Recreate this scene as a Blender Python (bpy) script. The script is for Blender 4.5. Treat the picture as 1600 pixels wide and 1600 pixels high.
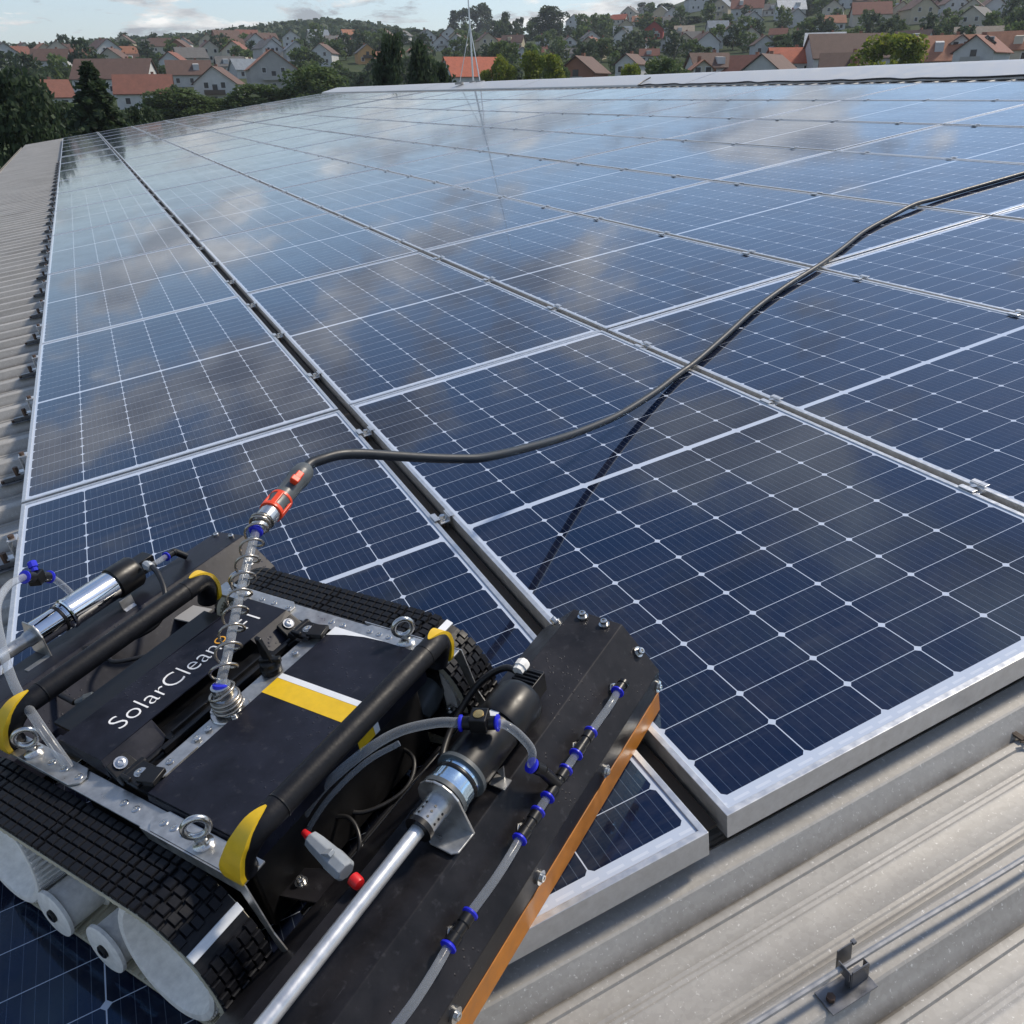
import bpy, bmesh, math, random
from mathutils import Vector, Matrix
R = math.radians
for o in list(bpy.data.objects): bpy.data.objects.remove(o, do_unlink=True)
scene = bpy.context.scene
COL = scene.collection
# ------------------------------------------------------------------ camera
cam_d = bpy.data.cameras.new('camera'); cam = bpy.data.objects.new('camera', cam_d); COL.objects.link(cam)
cam_d.sensor_width = 36; cam_d.sensor_fit = 'HORIZONTAL'; cam_d.lens = 29.596
cam_d.clip_start = 0.02; cam_d.clip_end = 6000
cm = Matrix(((-0.428425, 0.398327, -0.811041), (-0.903511, -0.19972, 0.379183), (-0.010942, 0.895236, 0.445458))).to_4x4()
cm.translation = Vector((-0.69681, -0.39073, 1.12619))
cam.matrix_world = cm
scene.camera = cam
# ------------------------------------------------------------------ world
SUN_AZ, SUN_EL = -83.0, 48.0
world = bpy.data.worlds.new('World'); scene.world = world; world.use_nodes = True
wn = world.node_tree; wn.nodes.clear(); WL = wn.links.new
def wnode(t, **k):
    n = wn.nodes.new(t)
    for a, b in k.items(): setattr(n, a, b)
    return n
w_out = wnode('ShaderNodeOutputWorld'); w_bg = wnode('ShaderNodeBackground'); w_bg.inputs[1].default_value = 0.15
sky = wnode('ShaderNodeTexSky', sky_type='NISHITA'); sky.sun_disc = False
sky.sun_elevation = R(SUN_EL); sky.sun_rotation = R(90 - SUN_AZ); sky.altitude = 200; sky.air_density = 1.0; sky.dust_density = .5; sky.ozone_density = 1.6
geo = wnode('ShaderNodeTexCoord'); sep = wnode('ShaderNodeSeparateXYZ'); WL(geo.outputs['Generated'], sep.inputs[0])
zc = wnode('ShaderNodeMath', operation='MAXIMUM'); WL(sep.outputs[2], zc.inputs[0]); zc.inputs[1].default_value = 0.0
za = wnode('ShaderNodeMath', operation='ADD'); WL(zc.outputs[0], za.inputs[0]); za.inputs[1].default_value = 0.16
dv = wnode('ShaderNodeVectorMath', operation='DIVIDE'); cmb = wnode('ShaderNodeCombineXYZ')
WL(geo.outputs['Generated'], dv.inputs[0]); 
for i in range(3): WL(za.outputs[0], cmb.inputs[i])
WL(cmb.outputs[0], dv.inputs[1])
flat0 = wnode('ShaderNodeVectorMath', operation='MULTIPLY'); WL(dv.outputs[0], flat0.inputs[0]); flat0.inputs[1].default_value = (1, 1, 0.25)
flat = wnode('ShaderNodeVectorMath', operation='ADD'); WL(flat0.outputs[0], flat.inputs[0]); flat.inputs[1].default_value = (9.4, 4.4, 0)
n1 = wnode('ShaderNodeTexNoise'); n1.inputs['Scale'].default_value = 1.7; n1.inputs['Detail'].default_value = 10; n1.inputs['Roughness'].default_value = .66; n1.inputs['Distortion'].default_value = .25
WL(flat.outputs[0], n1.inputs['Vector'])
cr = wnode('ShaderNodeValToRGB'); cr.color_ramp.elements[0].position = .505; cr.color_ramp.elements[1].position = .575
WL(n1.outputs[0], cr.inputs[0])
off = wnode('ShaderNodeVectorMath', operation='ADD'); WL(flat.outputs[0], off.inputs[0]); off.inputs[1].default_value = (3.1, 7.7, 0)
n2 = wnode('ShaderNodeTexNoise'); n2.inputs['Scale'].default_value = 3.8; n2.inputs['Detail'].default_value = 5
WL(off.outputs[0], n2.inputs['Vector'])
cc = wnode('ShaderNodeValToRGB'); cc.color_ramp.elements[0].position = .40; cc.color_ramp.elements[0].color = (1.9, 1.95, 2.15, 1); cc.color_ramp.elements[1].position = .68; cc.color_ramp.elements[1].color = (8.0, 7.7, 7.3, 1)
WL(n2.outputs[0], cc.inputs[0])
# the low sky is veiled by a thin even haze of cloud
hz = wnode('ShaderNodeMapRange'); hz.inputs[1].default_value = 0.0; hz.inputs[2].default_value = .22; hz.inputs[3].default_value = .50; hz.inputs[4].default_value = 0.0
WL(zc.outputs[0], hz.inputs[0])
mx0 = wnode('ShaderNodeMixRGB'); WL(hz.outputs[0], mx0.inputs[0]); WL(sky.outputs[0], mx0.inputs[1]); mx0.inputs[2].default_value = (3.3, 3.6, 4.2, 1)
mk = wnode('ShaderNodeMath', operation='MULTIPLY'); WL(cr.outputs[0], mk.inputs[0]); mk.inputs[1].default_value = .8
mx = wnode('ShaderNodeMixRGB'); WL(mk.outputs[0], mx.inputs[0]); WL(mx0.outputs[0], mx.inputs[1]); WL(cc.outputs[0], mx.inputs[2])
WL(mx.outputs[0], w_bg.inputs[0]); WL(w_bg.outputs[0], w_out.inputs[0])
# ------------------------------------------------------------------ sun
sd = bpy.data.lights.new('sun', 'SUN'); sun = bpy.data.objects.new('sun', sd); COL.objects.link(sun)
sd.energy = 3.7; sd.angle = R(7); sd.color = (1, .90, .76)
dsun = Vector((math.cos(R(SUN_EL)) * math.cos(R(SUN_AZ)), math.cos(R(SUN_EL)) * math.sin(R(SUN_AZ)), math.sin(R(SUN_EL))))
sun.rotation_euler = dsun.to_track_quat('Z', 'Y').to_euler()
scene.view_settings.view_transform = 'Standard'; scene.view_settings.look = 'None'
scene.view_settings.exposure = 0.12; scene.view_settings.gamma = 1
scene.render.engine = 'CYCLES'
scene.cycles.max_bounces = 8; scene.cycles.transparent_max_bounces = 12
scene.cycles.sample_clamp_indirect = 6
# ------------------------------------------------------------------ materials
MATS = {}
class NT:
    def __init__(s, name):
        s.m = bpy.data.materials.new(name); s.m.use_nodes = True; s.t = s.m.node_tree; s.t.nodes.clear()
        s.out = s.t.nodes.new('ShaderNodeOutputMaterial'); s.b = s.t.nodes.new('ShaderNodeBsdfPrincipled'); s.t.links.new(s.b.outputs[0], s.out.inputs[0])
    def n(s, t, **k):
        x = s.t.nodes.new(t)
        for a, b in k.items(): setattr(x, a, b)
        return x
    def L(s, a, b): s.t.links.new(a, b)
    def math(s, op, a, b=None, c=None):
        x = s.n('ShaderNodeMath', operation=op)
        for i, v in enumerate((a, b, c)):
            if v is None: continue
            if isinstance(v, (int, float)): x.inputs[i].default_value = v
            else: s.L(v, x.inputs[i])
        return x.outputs[0]
    def noise(s, scale, detail=4, rough=.55, vec=None, dist=0, coord='Object'):
        if vec is None: vec = s.n('ShaderNodeTexCoord').outputs[coord]
        x = s.n('ShaderNodeTexNoise'); x.inputs['Scale'].default_value = scale; x.inputs['Detail'].default_value = detail; x.inputs['Roughness'].default_value = rough; x.inputs['Distortion'].default_value = dist
        s.L(vec, x.inputs['Vector']); return x.outputs[0]
    def ramp(s, f, stops):
        x = s.n('ShaderNodeValToRGB'); e = x.color_ramp.elements
        e[0].position, e[0].color = stops[0][0], (*stops[0][1], 1); e[1].position, e[1].color = stops[-1][0], (*stops[-1][1], 1)
        for p, c in stops[1:-1]:
            y = e.new(p); y.color = (*c, 1)
        s.L(f, x.inputs[0]); return x.outputs[0]
    def mix(s, f, a, b):
        x = s.n('ShaderNodeMixRGB')
        for i, v in enumerate((f, a, b)):
            if isinstance(v, (int, float)): x.inputs[i].default_value = v
            elif isinstance(v, tuple): x.inputs[i].default_value = (*v, 1)
            else: s.L(v, x.inputs[i])
        return x.outputs[0]
    def set(s, **k):
        for a, v in k.items():
            i = s.b.inputs[a.replace('_', ' ')]
            if isinstance(v, (int, float)): i.default_value = v
            elif isinstance(v, tuple): i.default_value = (*v, 1) if len(v) == 3 and i.type == 'RGBA' else v
            else: s.L(v, i)
        return s
    def bump(s, h, strength=.3, dist=.002):
        x = s.n('ShaderNodeBump'); x.inputs['Strength'].default_value = strength; x.inputs['Distance'].default_value = dist
        s.L(h, x.inputs['Height']); s.L(x.outputs[0], s.b.inputs['Normal'])
def mat(name, col, rough=.5, metal=0, var=.12, scale=30, bump=0, spec=.5, rv=.1, **k):
    """plain surface with noise in colour and gloss"""
    t = NT(name); f = t.noise(scale, 5, .6)
    lo = tuple(c * (1 - var) for c in col); hi = tuple(min(1, c * (1 + var)) for c in col)
    t.set(Base_Color=t.ramp(f, [(.3, lo), (.7, hi)]), Metallic=metal, Specular_IOR_Level=spec)
    rr = t.n('ShaderNodeMapRange'); t.L(f, rr.inputs[0]); rr.inputs[1].default_value = .3; rr.inputs[2].default_value = .7
    rr.inputs[3].default_value = max(.03, rough - rv); rr.inputs[4].default_value = min(1, rough + rv); t.L(rr.outputs[0], t.b.inputs['Roughness'])
    if bump: t.bump(t.noise(scale * 3, 4), bump, .001)
    for a, v in k.items(): t.set(**{a: v})
    MATS[name] = t.m; return t.m
# galvanised roof sheet
t = NT('galvanised_sheet'); tc = t.n('ShaderNodeTexCoord').outputs['Object']
vor = t.n('ShaderNodeTexVoronoi'); vor.inputs['Scale'].default_value = 140; t.L(tc, vor.inputs['Vector'])
f1 = t.noise(2.3, 6, .65, tc); f2 = t.noise(160, 3, .7, tc)
mp = t.n('ShaderNodeMapping'); t.L(tc, mp.inputs[0]); mp.inputs['Scale'].default_value = (9, 1.1, 9); f3 = t.noise(1.6, 5, .6, mp.outputs[0])
base = t.ramp(f1, [(.3, (.30, .285, .26)), (.55, (.39, .372, .342)), (.75, (.46, .442, .405))])
base = t.mix(.35, base, t.ramp(vor.outputs['Color'], [(.2, (.31, .30, .28)), (.9, (.48, .465, .435))]))
base = t.mix(.28, base, t.ramp(f3, [(.35, (.22, .20, .17)), (.6, (.45, .435, .405))]))
base = t.mix(t.ramp(f2, [(.62, (0, 0, 0)), (.70, (.7, .7, .7))]), base, (.72, .71, .68))
sx = t.n('ShaderNodeSeparateXYZ'); t.L(tc, sx.inputs[0])
ph = t.math('FRACT', t.math('DIVIDE', t.math('SUBTRACT', sx.outputs[0], .0025 - .0480 - .1153), .2306))
dd_ = t.math('MULTIPLY', t.math('ABSOLUTE', t.math('SUBTRACT', ph, .5)), .2306)
seam = t.math('MULTIPLY', t.ramp(dd_, [(.002, (1, 1, 1)), (.011, (0, 0, 0))]), t.ramp(t.noise(7, 5, .7, tc), [(.32, (.25,) * 3), (.62, (1,) * 3)]))
ph2 = t.math('FRACT', t.math('DIVIDE', t.math('SUBTRACT', sx.outputs[0], .0025 + .0475 - .1153), .2306))
seam2 = t.math('MULTIPLY', t.ramp(t.math('MULTIPLY', t.math('ABSOLUTE', t.math('SUBTRACT', ph2, .5)), .2306), [(.001, (1, 1, 1)), (.008, (0, 0, 0))]), .6)
base = t.mix(t.math('MULTIPLY', t.math('MAXIMUM', seam, seam2), .72), base, (.085, .072, .058))
t.set(Base_Color=base, Metallic=.12, Roughness=t.ramp(f1, [(.3, (.42,) * 3), (.7, (.6,) * 3)])); t.bump(f2, .12, .0006); MATS['galv'] = t.m
mat('ridge_metal', (.50, .50, .49), .38, .2, .08, 4)
mat('aluminium', (.62, .63, .64), .36, .75, .10, 60, rv=.08)
mat('steel', (.55, .55, .54), .24, .95, .15, 45, rv=.08)
mat('rail_steel', (.50, .50, .49), .36, .85, .2, 60, rv=.1)
mat('chrome', (.74, .75, .77), .09, 1, .05, 20, rv=.04)
mat('chrome_blue', (.52, .68, .82), .12, .9, .12, 60, rv=.06)
mat('wire_steel', (.42, .38, .33), .28, .95, .1, 60, rv=.05)
mat('galv_wire', (.36, .36, .36), .45, .6, .15, 60)
mat('black_rubber', (.0045, .0050, .0075), .5, 0, .3, 80, .25, spec=.28)
mat('black_plastic', (.0065, .0066, .0075), .36, 0, .3, 60, rv=.08, spec=.35)
mat('black_cable', (.012, .012, .013), .42, 0, .2, 40)
mat('clip_steel', (.20, .20, .205), .34, .8, .2, 40)
mat('channel_brown', (.022, .017, .013), .8, 0, .25, 8)
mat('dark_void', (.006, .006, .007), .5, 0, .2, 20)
mat('belt_cream', (.52, .49, .38), .6, 0, .12, 30)
mat('white_plastic', (.82, .805, .76), .5, 0, .12, 90, .25)
mat('white_paint', (.72, .74, .76), .45, 0, .05, 40)
mat('yellow_paint', (.72, .46, .015), .42, 0, .08, 60)
mat('letter_white', (.82, .82, .82), .45, 0, .03, 40)
mat('letter_orange', (.75, .36, .04), .45, 0, .03, 40)
mat('amber_skirt', (.40, .145, .018), .5, 0, .22, 35, rv=.12)
mat('blue_collar', (.016, .022, .55), .35, 0, .1, 60)
mat('orange_plastic', (.72, .055, .010), .4, 0, .08, 40)
mat('red_plastic', (.6, .012, .015), .4, 0, .08, 40)
mat('grey_plastic', (.075, .085, .09), .42, 0, .1, 60)
mat('pale_grey_plastic', (.30, .33, .36), .42, 0, .1, 60)
mat('brass', (.62, .43, .17), .3, .9, .1, 40)
mat('bolt_rust', (.12, .08, .06), .6, .6, .3, 60)
mat('hose_rubber', (.009, .0125, .018), .46, 0, .15, 60)
# water-spotted dark powder coat
def powder(name, col, rough):
    t = NT(name); tc = t.n('ShaderNodeTexCoord').outputs['Object']
    f = t.noise(9, 6, .65, tc); g = t.noise(70, 4, .6, tc)
    c = t.mix(t.ramp(f, [(.35, (0, 0, 0)), (.7, (1, 1, 1))]), tuple(x * .65 for x in col), tuple(x * 1.9 for x in col))
    c = t.mix(t.ramp(g, [(.60, (0, 0, 0)), (.80, (.45, .45, .45))]), c, (.07, .07, .08))
    ms_ = t.n('ShaderNodeMapping'); t.L(tc, ms_.inputs[0]); ms_.inputs['Rotation'].default_value = (0, 0, .6); ms_.inputs['Scale'].default_value = (420, 16, 60)
    c = t.mix(t.ramp(t.noise(1.0, 3, .6, ms_.outputs[0]), [(.70, (0, 0, 0)), (.80, (.35, .35, .35))]), c, (.10, .10, .11))
    v = t.n('ShaderNodeTexVoronoi'); v.inputs['Scale'].default_value = 120; v.inputs['Randomness'].default_value = 1; t.L(tc, v.inputs['Vector'])
    dm = t.ramp(f, [(.52, (0, 0, 0)), (.6, (1, 1, 1))])
    drop = t.math('MULTIPLY', t.ramp(v.outputs[0], [(.05, (1, 1, 1)), (.22, (0, 0, 0))]), dm)
    t.set(Specular_IOR_Level=.22); t.set(Base_Color=c, Metallic=.0, Roughness=t.ramp(t.math('ADD', f, t.math('MULTIPLY', g, .3)), [(.45, (rough - .09,) * 3), (.9, (rough + .1,) * 3)]))
    h = t.math('ADD', drop, t.math('MULTIPLY', g, .06)); t.bump(h, .6, .0016); MATS[name] = t.m
powder('powder_black', (.0105, .0115, .0185), .38)
powder('powder_brown', (.012, .0115, .0135), .40)
# clear tube
t = NT('clear_tube'); t.t.nodes.remove(t.b)
tr = t.n('ShaderNodeBsdfTransparent'); tr.inputs[0].default_value = (.82, .85, .88, 1)
b = t.n('ShaderNodeBsdfPrincipled'); b.inputs['Base Color'].default_value = (.55, .58, .62, 1); b.inputs['Roughness'].default_value = .12
lw = t.n('ShaderNodeLayerWeight'); lw.inputs[0].default_value = .45
mp = t.ramp(lw.outputs['Facing'], [(.0, (.15,) * 3), (.55, (.27,) * 3), (1, (.80,) * 3)])
ms = t.n('ShaderNodeMixShader'); t.L(mp, ms.inputs[0]); t.L(tr.outputs[0], ms.inputs[1]); t.L(b.outputs[0], ms.inputs[2]); t.L(ms.outputs[0], t.out.inputs[0]); MATS['clear_tube'] = t.m
# ---- photovoltaic glass: cell grid from object coordinates
PL, PW, FR = 2.085, 1.030, 0.011          # panel length (u), width, frame lip
GU, GV = PL - 2 * FR, PW - 2 * FR
t = NT('cell_glass'); sp = t.n('ShaderNodeSeparateXYZ'); t.L(t.n('ShaderNodeTexCoord').outputs['Object'], sp.inputs[0])
x, y = sp.outputs[0], sp.outputs[1]
M_ = t.math
ax = M_('ABSOLUTE', x)                               # panel centred on origin: mirrored about the mid bar
CU, CV = .0834, .1655; CW_U, CW_V = .0820, .1635
xs = M_('SUBTRACT', ax, .0085)
xi = M_('DIVIDE', xs, CU); fx = M_('MULTIPLY', M_('ABSOLUTE', M_('SUBTRACT', M_('FRACT', xi), .5)), CU)
ys = M_('ADD', y, CV * 3); yi = M_('DIVIDE', ys, CV); fy = M_('MULTIPLY', M_('ABSOLUTE', M_('SUBTRACT', M_('FRACT', yi), .5)), CV)
inx = M_('MULTIPLY', M_('LESS_THAN', fx, CW_U / 2), M_('MULTIPLY', M_('GREATER_THAN', xs, 0), M_('LESS_THAN', xs, CU * 12)))
iny = M_('MULTIPLY', M_('LESS_THAN', fy, CW_V / 2), M_('LESS_THAN', M_('ABSOLUTE', y), CV * 3))
cham = M_('LESS_THAN', M_('ADD', fx, fy), CW_U / 2 + CW_V / 2 - .0068)
cell = M_('MULTIPLY', M_('MULTIPLY', inx, iny), cham)
bb = M_('MULTIPLY', M_('ABSOLUTE', M_('SUBTRACT', M_('FRACT', M_('DIVIDE', ys, CV / 9)), .5)), CV / 9)
bus = M_('GREATER_THAN', bb, CV / 18 - .00042)
fg = M_('MULTIPLY', M_('ABSOLUTE', M_('SUBTRACT', M_('FRACT', M_('DIVIDE', xs, .0019)), .5)), .0019)
oi = t.n('ShaderNodeObjectInfo')
cell_id = t.n('ShaderNodeCombineXYZ'); t.L(M_('FLOOR', M_('DIVIDE', x, CU)), cell_id.inputs[0]); t.L(M_('FLOOR', yi), cell_id.inputs[1]); t.L(oi.outputs['Random'], cell_id.inputs[2])
wn_ = t.n('ShaderNodeTexWhiteNoise'); t.L(cell_id.outputs[0], wn_.inputs[0])
navy = t.mix(wn_.outputs[0], (.0007, .0036, .0150), (.0010, .0046, .0185))
navy = t.mix(M_('MULTIPLY', bus, .30), navy, (.20, .26, .36))
wcs = t.n('ShaderNodeNewGeometry').outputs['Position']
col = t.mix(cell, (.47, .54, .66), navy)
edge = M_('GREATER_THAN', ax, GU / 2 - .0125)
dash = M_('GREATER_THAN', M_('SINE', M_('MULTIPLY', y, 150)), -.55)
col = t.mix(M_('MULTIPLY', M_('MULTIPLY', edge, dash), M_('LESS_THAN', ax, GU / 2 - .0075)), col, (.58, .64, .74))
dirt = t.noise(2.2, 6, .65, wcs); dirt2 = t.noise(38, 4, .7, wcs)
mst = t.n('ShaderNodeMapping'); t.L(wcs, mst.inputs[0]); mst.inputs['Scale'].default_value = (26, 1.6, 4)
streak = M_('MULTIPLY', t.ramp(t.noise(1.0, 5, .65, mst.outputs[0]), [(.56, (0, 0, 0)), (.74, (1, 1, 1))]), t.ramp(t.noise(.8, 3, .5, wcs), [(.45, (0, 0, 0)), (.65, (.10,) * 3)]))
col = t.mix(streak, col, (.40, .37, .33))
dm = M_('MULTIPLY', M_('MULTIPLY', t.ramp(dirt, [(.42, (0, 0, 0)), (.75, (1, 1, 1))]), t.ramp(dirt2, [(.3, (.2,) * 3), (.7, (1,) * 3)])), .09)
col = t.mix(dm, col, (.38, .33, .28))
t.set(Base_Color=col, Roughness=.035, IOR=1.5, Specular_IOR_Level=.62, Coat_Weight=.58, Coat_IOR=1.30)
t.L(t.mix(cell, (.25, .3, .4), t.mix(wn_.outputs[0], (.06, .42, 1.0), (.09, .47, 1.0))), t.b.inputs['Specular Tint'])
cro = t.ramp(dirt, [(.35, (.012,) * 3), (.75, (.05,) * 3)]); t.L(cro, t.b.inputs['Coat Roughness'])
mpz = t.n('ShaderNodeMapping'); t.L(wcs, mpz.inputs[0]); mpz.inputs['Scale'].default_value = (12, 90, 30)
bp = t.n('ShaderNodeBump'); bp.inputs['Strength'].default_value = .13; bp.inputs['Distance'].default_value = .002; t.L(t.noise(2.5, 3, .5, mpz.outputs[0]), bp.inputs['Height']); t.L(bp.outputs[0], t.b.inputs['Coat Normal'])
# thin dust film over the glass: takes a little off the mirror
df = t.n('ShaderNodeBsdfDiffuse'); t.L(t.mix(cell, (.55, .60, .68), t.mix(M_('MULTIPLY', bus, .5), (.014, .022, .050), (.16, .20, .28))), df.inputs[0])
mf = t.n('ShaderNodeMixShader'); t.L(t.ramp(dirt, [(.3, (.08,) * 3), (.7, (.24,) * 3)]), mf.inputs[0]); t.L(t.b.outputs[0], mf.inputs[1]); t.L(df.outputs[0], mf.inputs[2]); t.L(mf.outputs[0], t.out.inputs[0])
MATS['cell_glass'] = t.m
# vegetation, ground, masonry
def leafmat(name, a, b_, scale=.6):
    t = NT(name); pos = t.n('ShaderNodeNewGeometry').outputs['Position']; f = t.noise(scale, 5, .7, pos); r = t.n('ShaderNodeNewGeometry').outputs['Random Per Island']
    c = t.mix(t.ramp(M2(t, f, r), [(.25, (0, 0, 0)), (.75, (1, 1, 1))]), a, b_)
    t.set(Base_Color=c, Roughness=.62, Specular_IOR_Level=.25)
    tl = t.n('ShaderNodeBsdfTranslucent'); t.L(c, tl.inputs[0]); ms = t.n('ShaderNodeMixShader'); ms.inputs[0].default_value = .42; t.L(t.b.outputs[0], ms.inputs[1]); t.L(tl.outputs[0], ms.inputs[2]); t.L(ms.outputs[0], t.out.inputs[0]); MATS[name] = t.m
def M2(t, f, r): return t.math('ADD', t.math('MULTIPLY', f, .65), t.math('MULTIPLY', r, .4))
leafmat('leaf_dark', (.028, .046, .026), (.066, .100, .046))
leafmat('leaf_mid', (.055, .095, .032), (.13, .18, .06))
leafmat('leaf_yellow', (.10, .16, .022), (.28, .30, .045))
leafmat('leaf_hill', (.040, .062, .036), (.085, .118, .060), .05)
mat('bark', (.09, .07, .055), .9, 0, .3, 6, .3)
t = NT('meadow'); pos = t.n('ShaderNodeNewGeometry').outputs['Position']; f = t.noise(.03, 8, .7, pos); g = t.noise(.4, 5, .7, pos)
t.set(Base_Color=t.mix(.4, t.ramp(f, [(.3, (.024, .038, .016)), (.5, (.042, .062, .024)), (.7, (.085, .095, .045))]), t.ramp(g, [(.35, (.022, .034, .014)), (.7, (.07, .085, .035))])), Roughness=.95, Specular_IOR_Level=.1); MATS['meadow'] = t.m
WALLC = {'w': (.50, .50, .49), 'c': (.50, .46, .38), 'b': (.26, .12, .075), 'a': (.36, .35, .33), 'o': (.52, .30, .12), 'e': (.46, .40, .29), 'R': (.30, .055, .04), 'y': (.58, .50, .22), 'p': (.50, .30, .26)}
ROOFC = {'r': (.20, .075, .048), 'n': (.115, .065, .048), 'o': (.33, .14, .075), 'O': (.42, .105, .05), 'g': (.12, .115, .11), 's': (.20, .23, .26), 'e': (.34, .27, .20), 'W': (.62, .62, .60)}
for k, c in WALLC.items(): mat('wall_' + k, c, .85, 0, .10, .8)
for k, c in ROOFC.items():
    t = NT('roof_' + k); tc = t.n('ShaderNodeTexCoord').outputs['Object']; f = t.noise(.9, 6, .7, tc); g = t.noise(6, 3, .7, tc)
    wv = t.n('ShaderNodeTexWave', wave_type='BANDS', bands_direction='Y'); wv.inputs['Scale'].default_value = 3.0; wv.inputs['Distortion'].default_value = .4; t.L(tc, wv.inputs['Vector'])
    cc_ = t.mix(.5, t.ramp(f, [(.3, tuple(v * .65 for v in c)), (.7, tuple(min(1, v * 1.3) for v in c))]), t.ramp(g, [(.3, tuple(v * .7 for v in c)), (.7, tuple(min(1, v * 1.3) for v in c))]))
    t.set(Base_Color=cc_, Roughness=.8); t.bump(wv.outputs['Fac'], .5, .03); MATS['roof_' + k] = t.m
mat('window_dark', (.02, .022, .026), .15, 0, .2, 2)
mat('window_frame', (.55, .55, .53), .6)
# ------------------------------------------------------------------ mesh helpers
class MB:
    def __init__(s): s.v = []; s.f = []
    def add(s, vs, fs):
        o = len(s.v); s.v += [tuple(v) for v in vs]; s.f += [tuple(i + o for i in f) for f in fs]; return s
    def box(s, c, d, rot=None):
        x, y, z = [k / 2 for k in d]; P = [Vector((a * x, b * y, e * z)) for a in (-1, 1) for b in (-1, 1) for e in (-1, 1)]
        if rot is not None: P = [rot @ p for p in P]
        c = Vector(c); return s.add([p + c for p in P], [(0, 1, 3, 2), (4, 6, 7, 5), (0, 4, 5, 1), (2, 3, 7, 6), (0, 2, 6, 4), (1, 5, 7, 3)])
    def prism(s, prof, y0, y1):
        """closed XZ profile extruded along Y"""
        n = len(prof); vs = [(p[0], y0, p[1]) for p in prof] + [(p[0], y1, p[1]) for p in prof]
        ar = sum(prof[i][0] * prof[(i + 1) % n][1] - prof[(i + 1) % n][0] * prof[i][1] for i in range(n))
        fs = [(i, (i + 1) % n, n + (i + 1) % n, n + i) for i in range(n)] + [tuple(range(n))[::-1], tuple(range(n, 2 * n))]
        if ar > 0: pass
        else: fs = [f[::-1] for f in fs]
        fs = [f[::-1] for f in fs]
        return s.add(vs, fs)
    def poly(s, pts, th, d=(0, 0, -1)):
        """flat polygon given thickness th along d"""
        n = len(pts); d = Vector(d) * th; P = [Vector(p) for p in pts]
        return s.add(P + [p + d for p in P], [tuple(range(n)), tuple(range(2 * n - 1, n - 1, -1))] + [(i, n + i, n + (i + 1) % n, (i + 1) % n) for i in range(n)])
    def tube(s, pts, r, n=10, cap=True, rs=None):
        P = [Vector(p) for p in pts]; m = len(P); T = []
        for i in range(m):
            a = P[max(i - 1, 0)]; b = P[min(i + 1, m - 1)]; T.append((b - a).normalized())
        up = Vector((0, 0, 1)) if abs(T[0].z) < .9 else Vector((1, 0, 0)); N = (up - T[0] * up.dot(T[0])).normalized(); vs = []
        for i in range(m):
            N = (N - T[i] * N.dot(T[i])).normalized(); B = T[i].cross(N); rr = rs[i] if rs else r
            vs += [P[i] + (N * math.cos(2 * math.pi * k / n) + B * math.sin(2 * math.pi * k / n)) * rr for k in range(n)]
        fs = [(i * n + k, i * n + (k + 1) % n, (i + 1) * n + (k + 1) % n, (i + 1) * n + k) for i in range(m - 1) for k in range(n)]
        if cap: fs += [tuple(range(n))[::-1], tuple(range((m - 1) * n, m * n))]
        return s.add(vs, fs)
    def cyl(s, a, b, r, n=20, r2=None): return s.tube([a, b], r, n, True, [r, r if r2 is None else r2])
    def lathe(s, a, b, prof, n=28):
        """prof: (t along a->b in metres, radius)"""
        a = Vector(a); d = (Vector(b) - a).normalized(); P = [a + d * p[0] for p in prof]
        up = Vector((0, 0, 1)) if abs(d.z) < .9 else Vector((1, 0, 0)); N = (up - d * up.dot(d)).normalized(); B = d.cross(N); m = len(prof)
        vs = [P[i] + (N * math.cos(2 * math.pi * k / n) + B * math.sin(2 * math.pi * k / n)) * prof[i][1] for i in range(m) for k in range(n)]
        return s.add(vs, [(i * n + k, i * n + (k + 1) % n, (i + 1) * n + (k + 1) % n, (i + 1) * n + k) for i in range(m - 1) for k in range(n)] + [tuple(range(n))[::-1], tuple(range((m - 1) * n, m * n))])
    def torus(s, c, axis, Rr, r, n=28, m=10):
        axis = Vector(axis).normalized(); up = Vector((0, 0, 1)) if abs(axis.z) < .9 else Vector((1, 0, 0)); N = (up - axis * up.dot(axis)).normalized(); B = axis.cross(N); c = Vector(c); vs = []
        for i in range(n):
            a = 2 * math.pi * i / n; rd = N * math.cos(a) + B * math.sin(a)
            vs += [c + rd * (Rr + r * math.cos(2 * math.pi * k / m)) + axis * r * math.sin(2 * math.pi * k / m) for k in range(m)]
        return s.add(vs, [(i * m + k, i * m + (k + 1) % m, ((i + 1) % n) * m + (k + 1) % m, ((i + 1) % n) * m + k) for i in range(n) for k in range(m)])
    def build(s, name, m, parent=None, smooth=30, bevel=0, M=None):
        me = bpy.data.meshes.new(name); me.from_pydata(s.v, [], s.f); me.update()
        bm = bmesh.new(); bm.from_mesh(me); bmesh.ops.recalc_face_normals(bm, faces=bm.faces); bm.to_mesh(me); bm.free()
        me.materials.append(MATS[m] if isinstance(m, str) else m)
        if smooth:
            for p in me.polygons: p.use_smooth = True
            try: me.set_sharp_from_angle(angle=R(smooth))
            except Exception: pass
        o = bpy.data.objects.new(name, me); COL.objects.link(o)
        if parent is not None: o.parent = parent
        if M is not None: o.matrix_world = M
        if bevel:
            b = o.modifiers.new('bevel', 'BEVEL'); b.width = bevel; b.segments = 2; b.limit_method = 'ANGLE'; b.angle_limit = R(40); b.harden_normals = False
        return o
def tag(o, label, cat, group=None, kind=None):
    if label: o['label'] = label
    if cat: o['category'] = cat
    if group: o['group'] = group
    if kind: o['kind'] = kind
    return o
def empty(name, M):
    o = bpy.data.objects.new(name, None); COL.objects.link(o); o.empty_display_size = .1; o.matrix_world = M; return o
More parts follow.
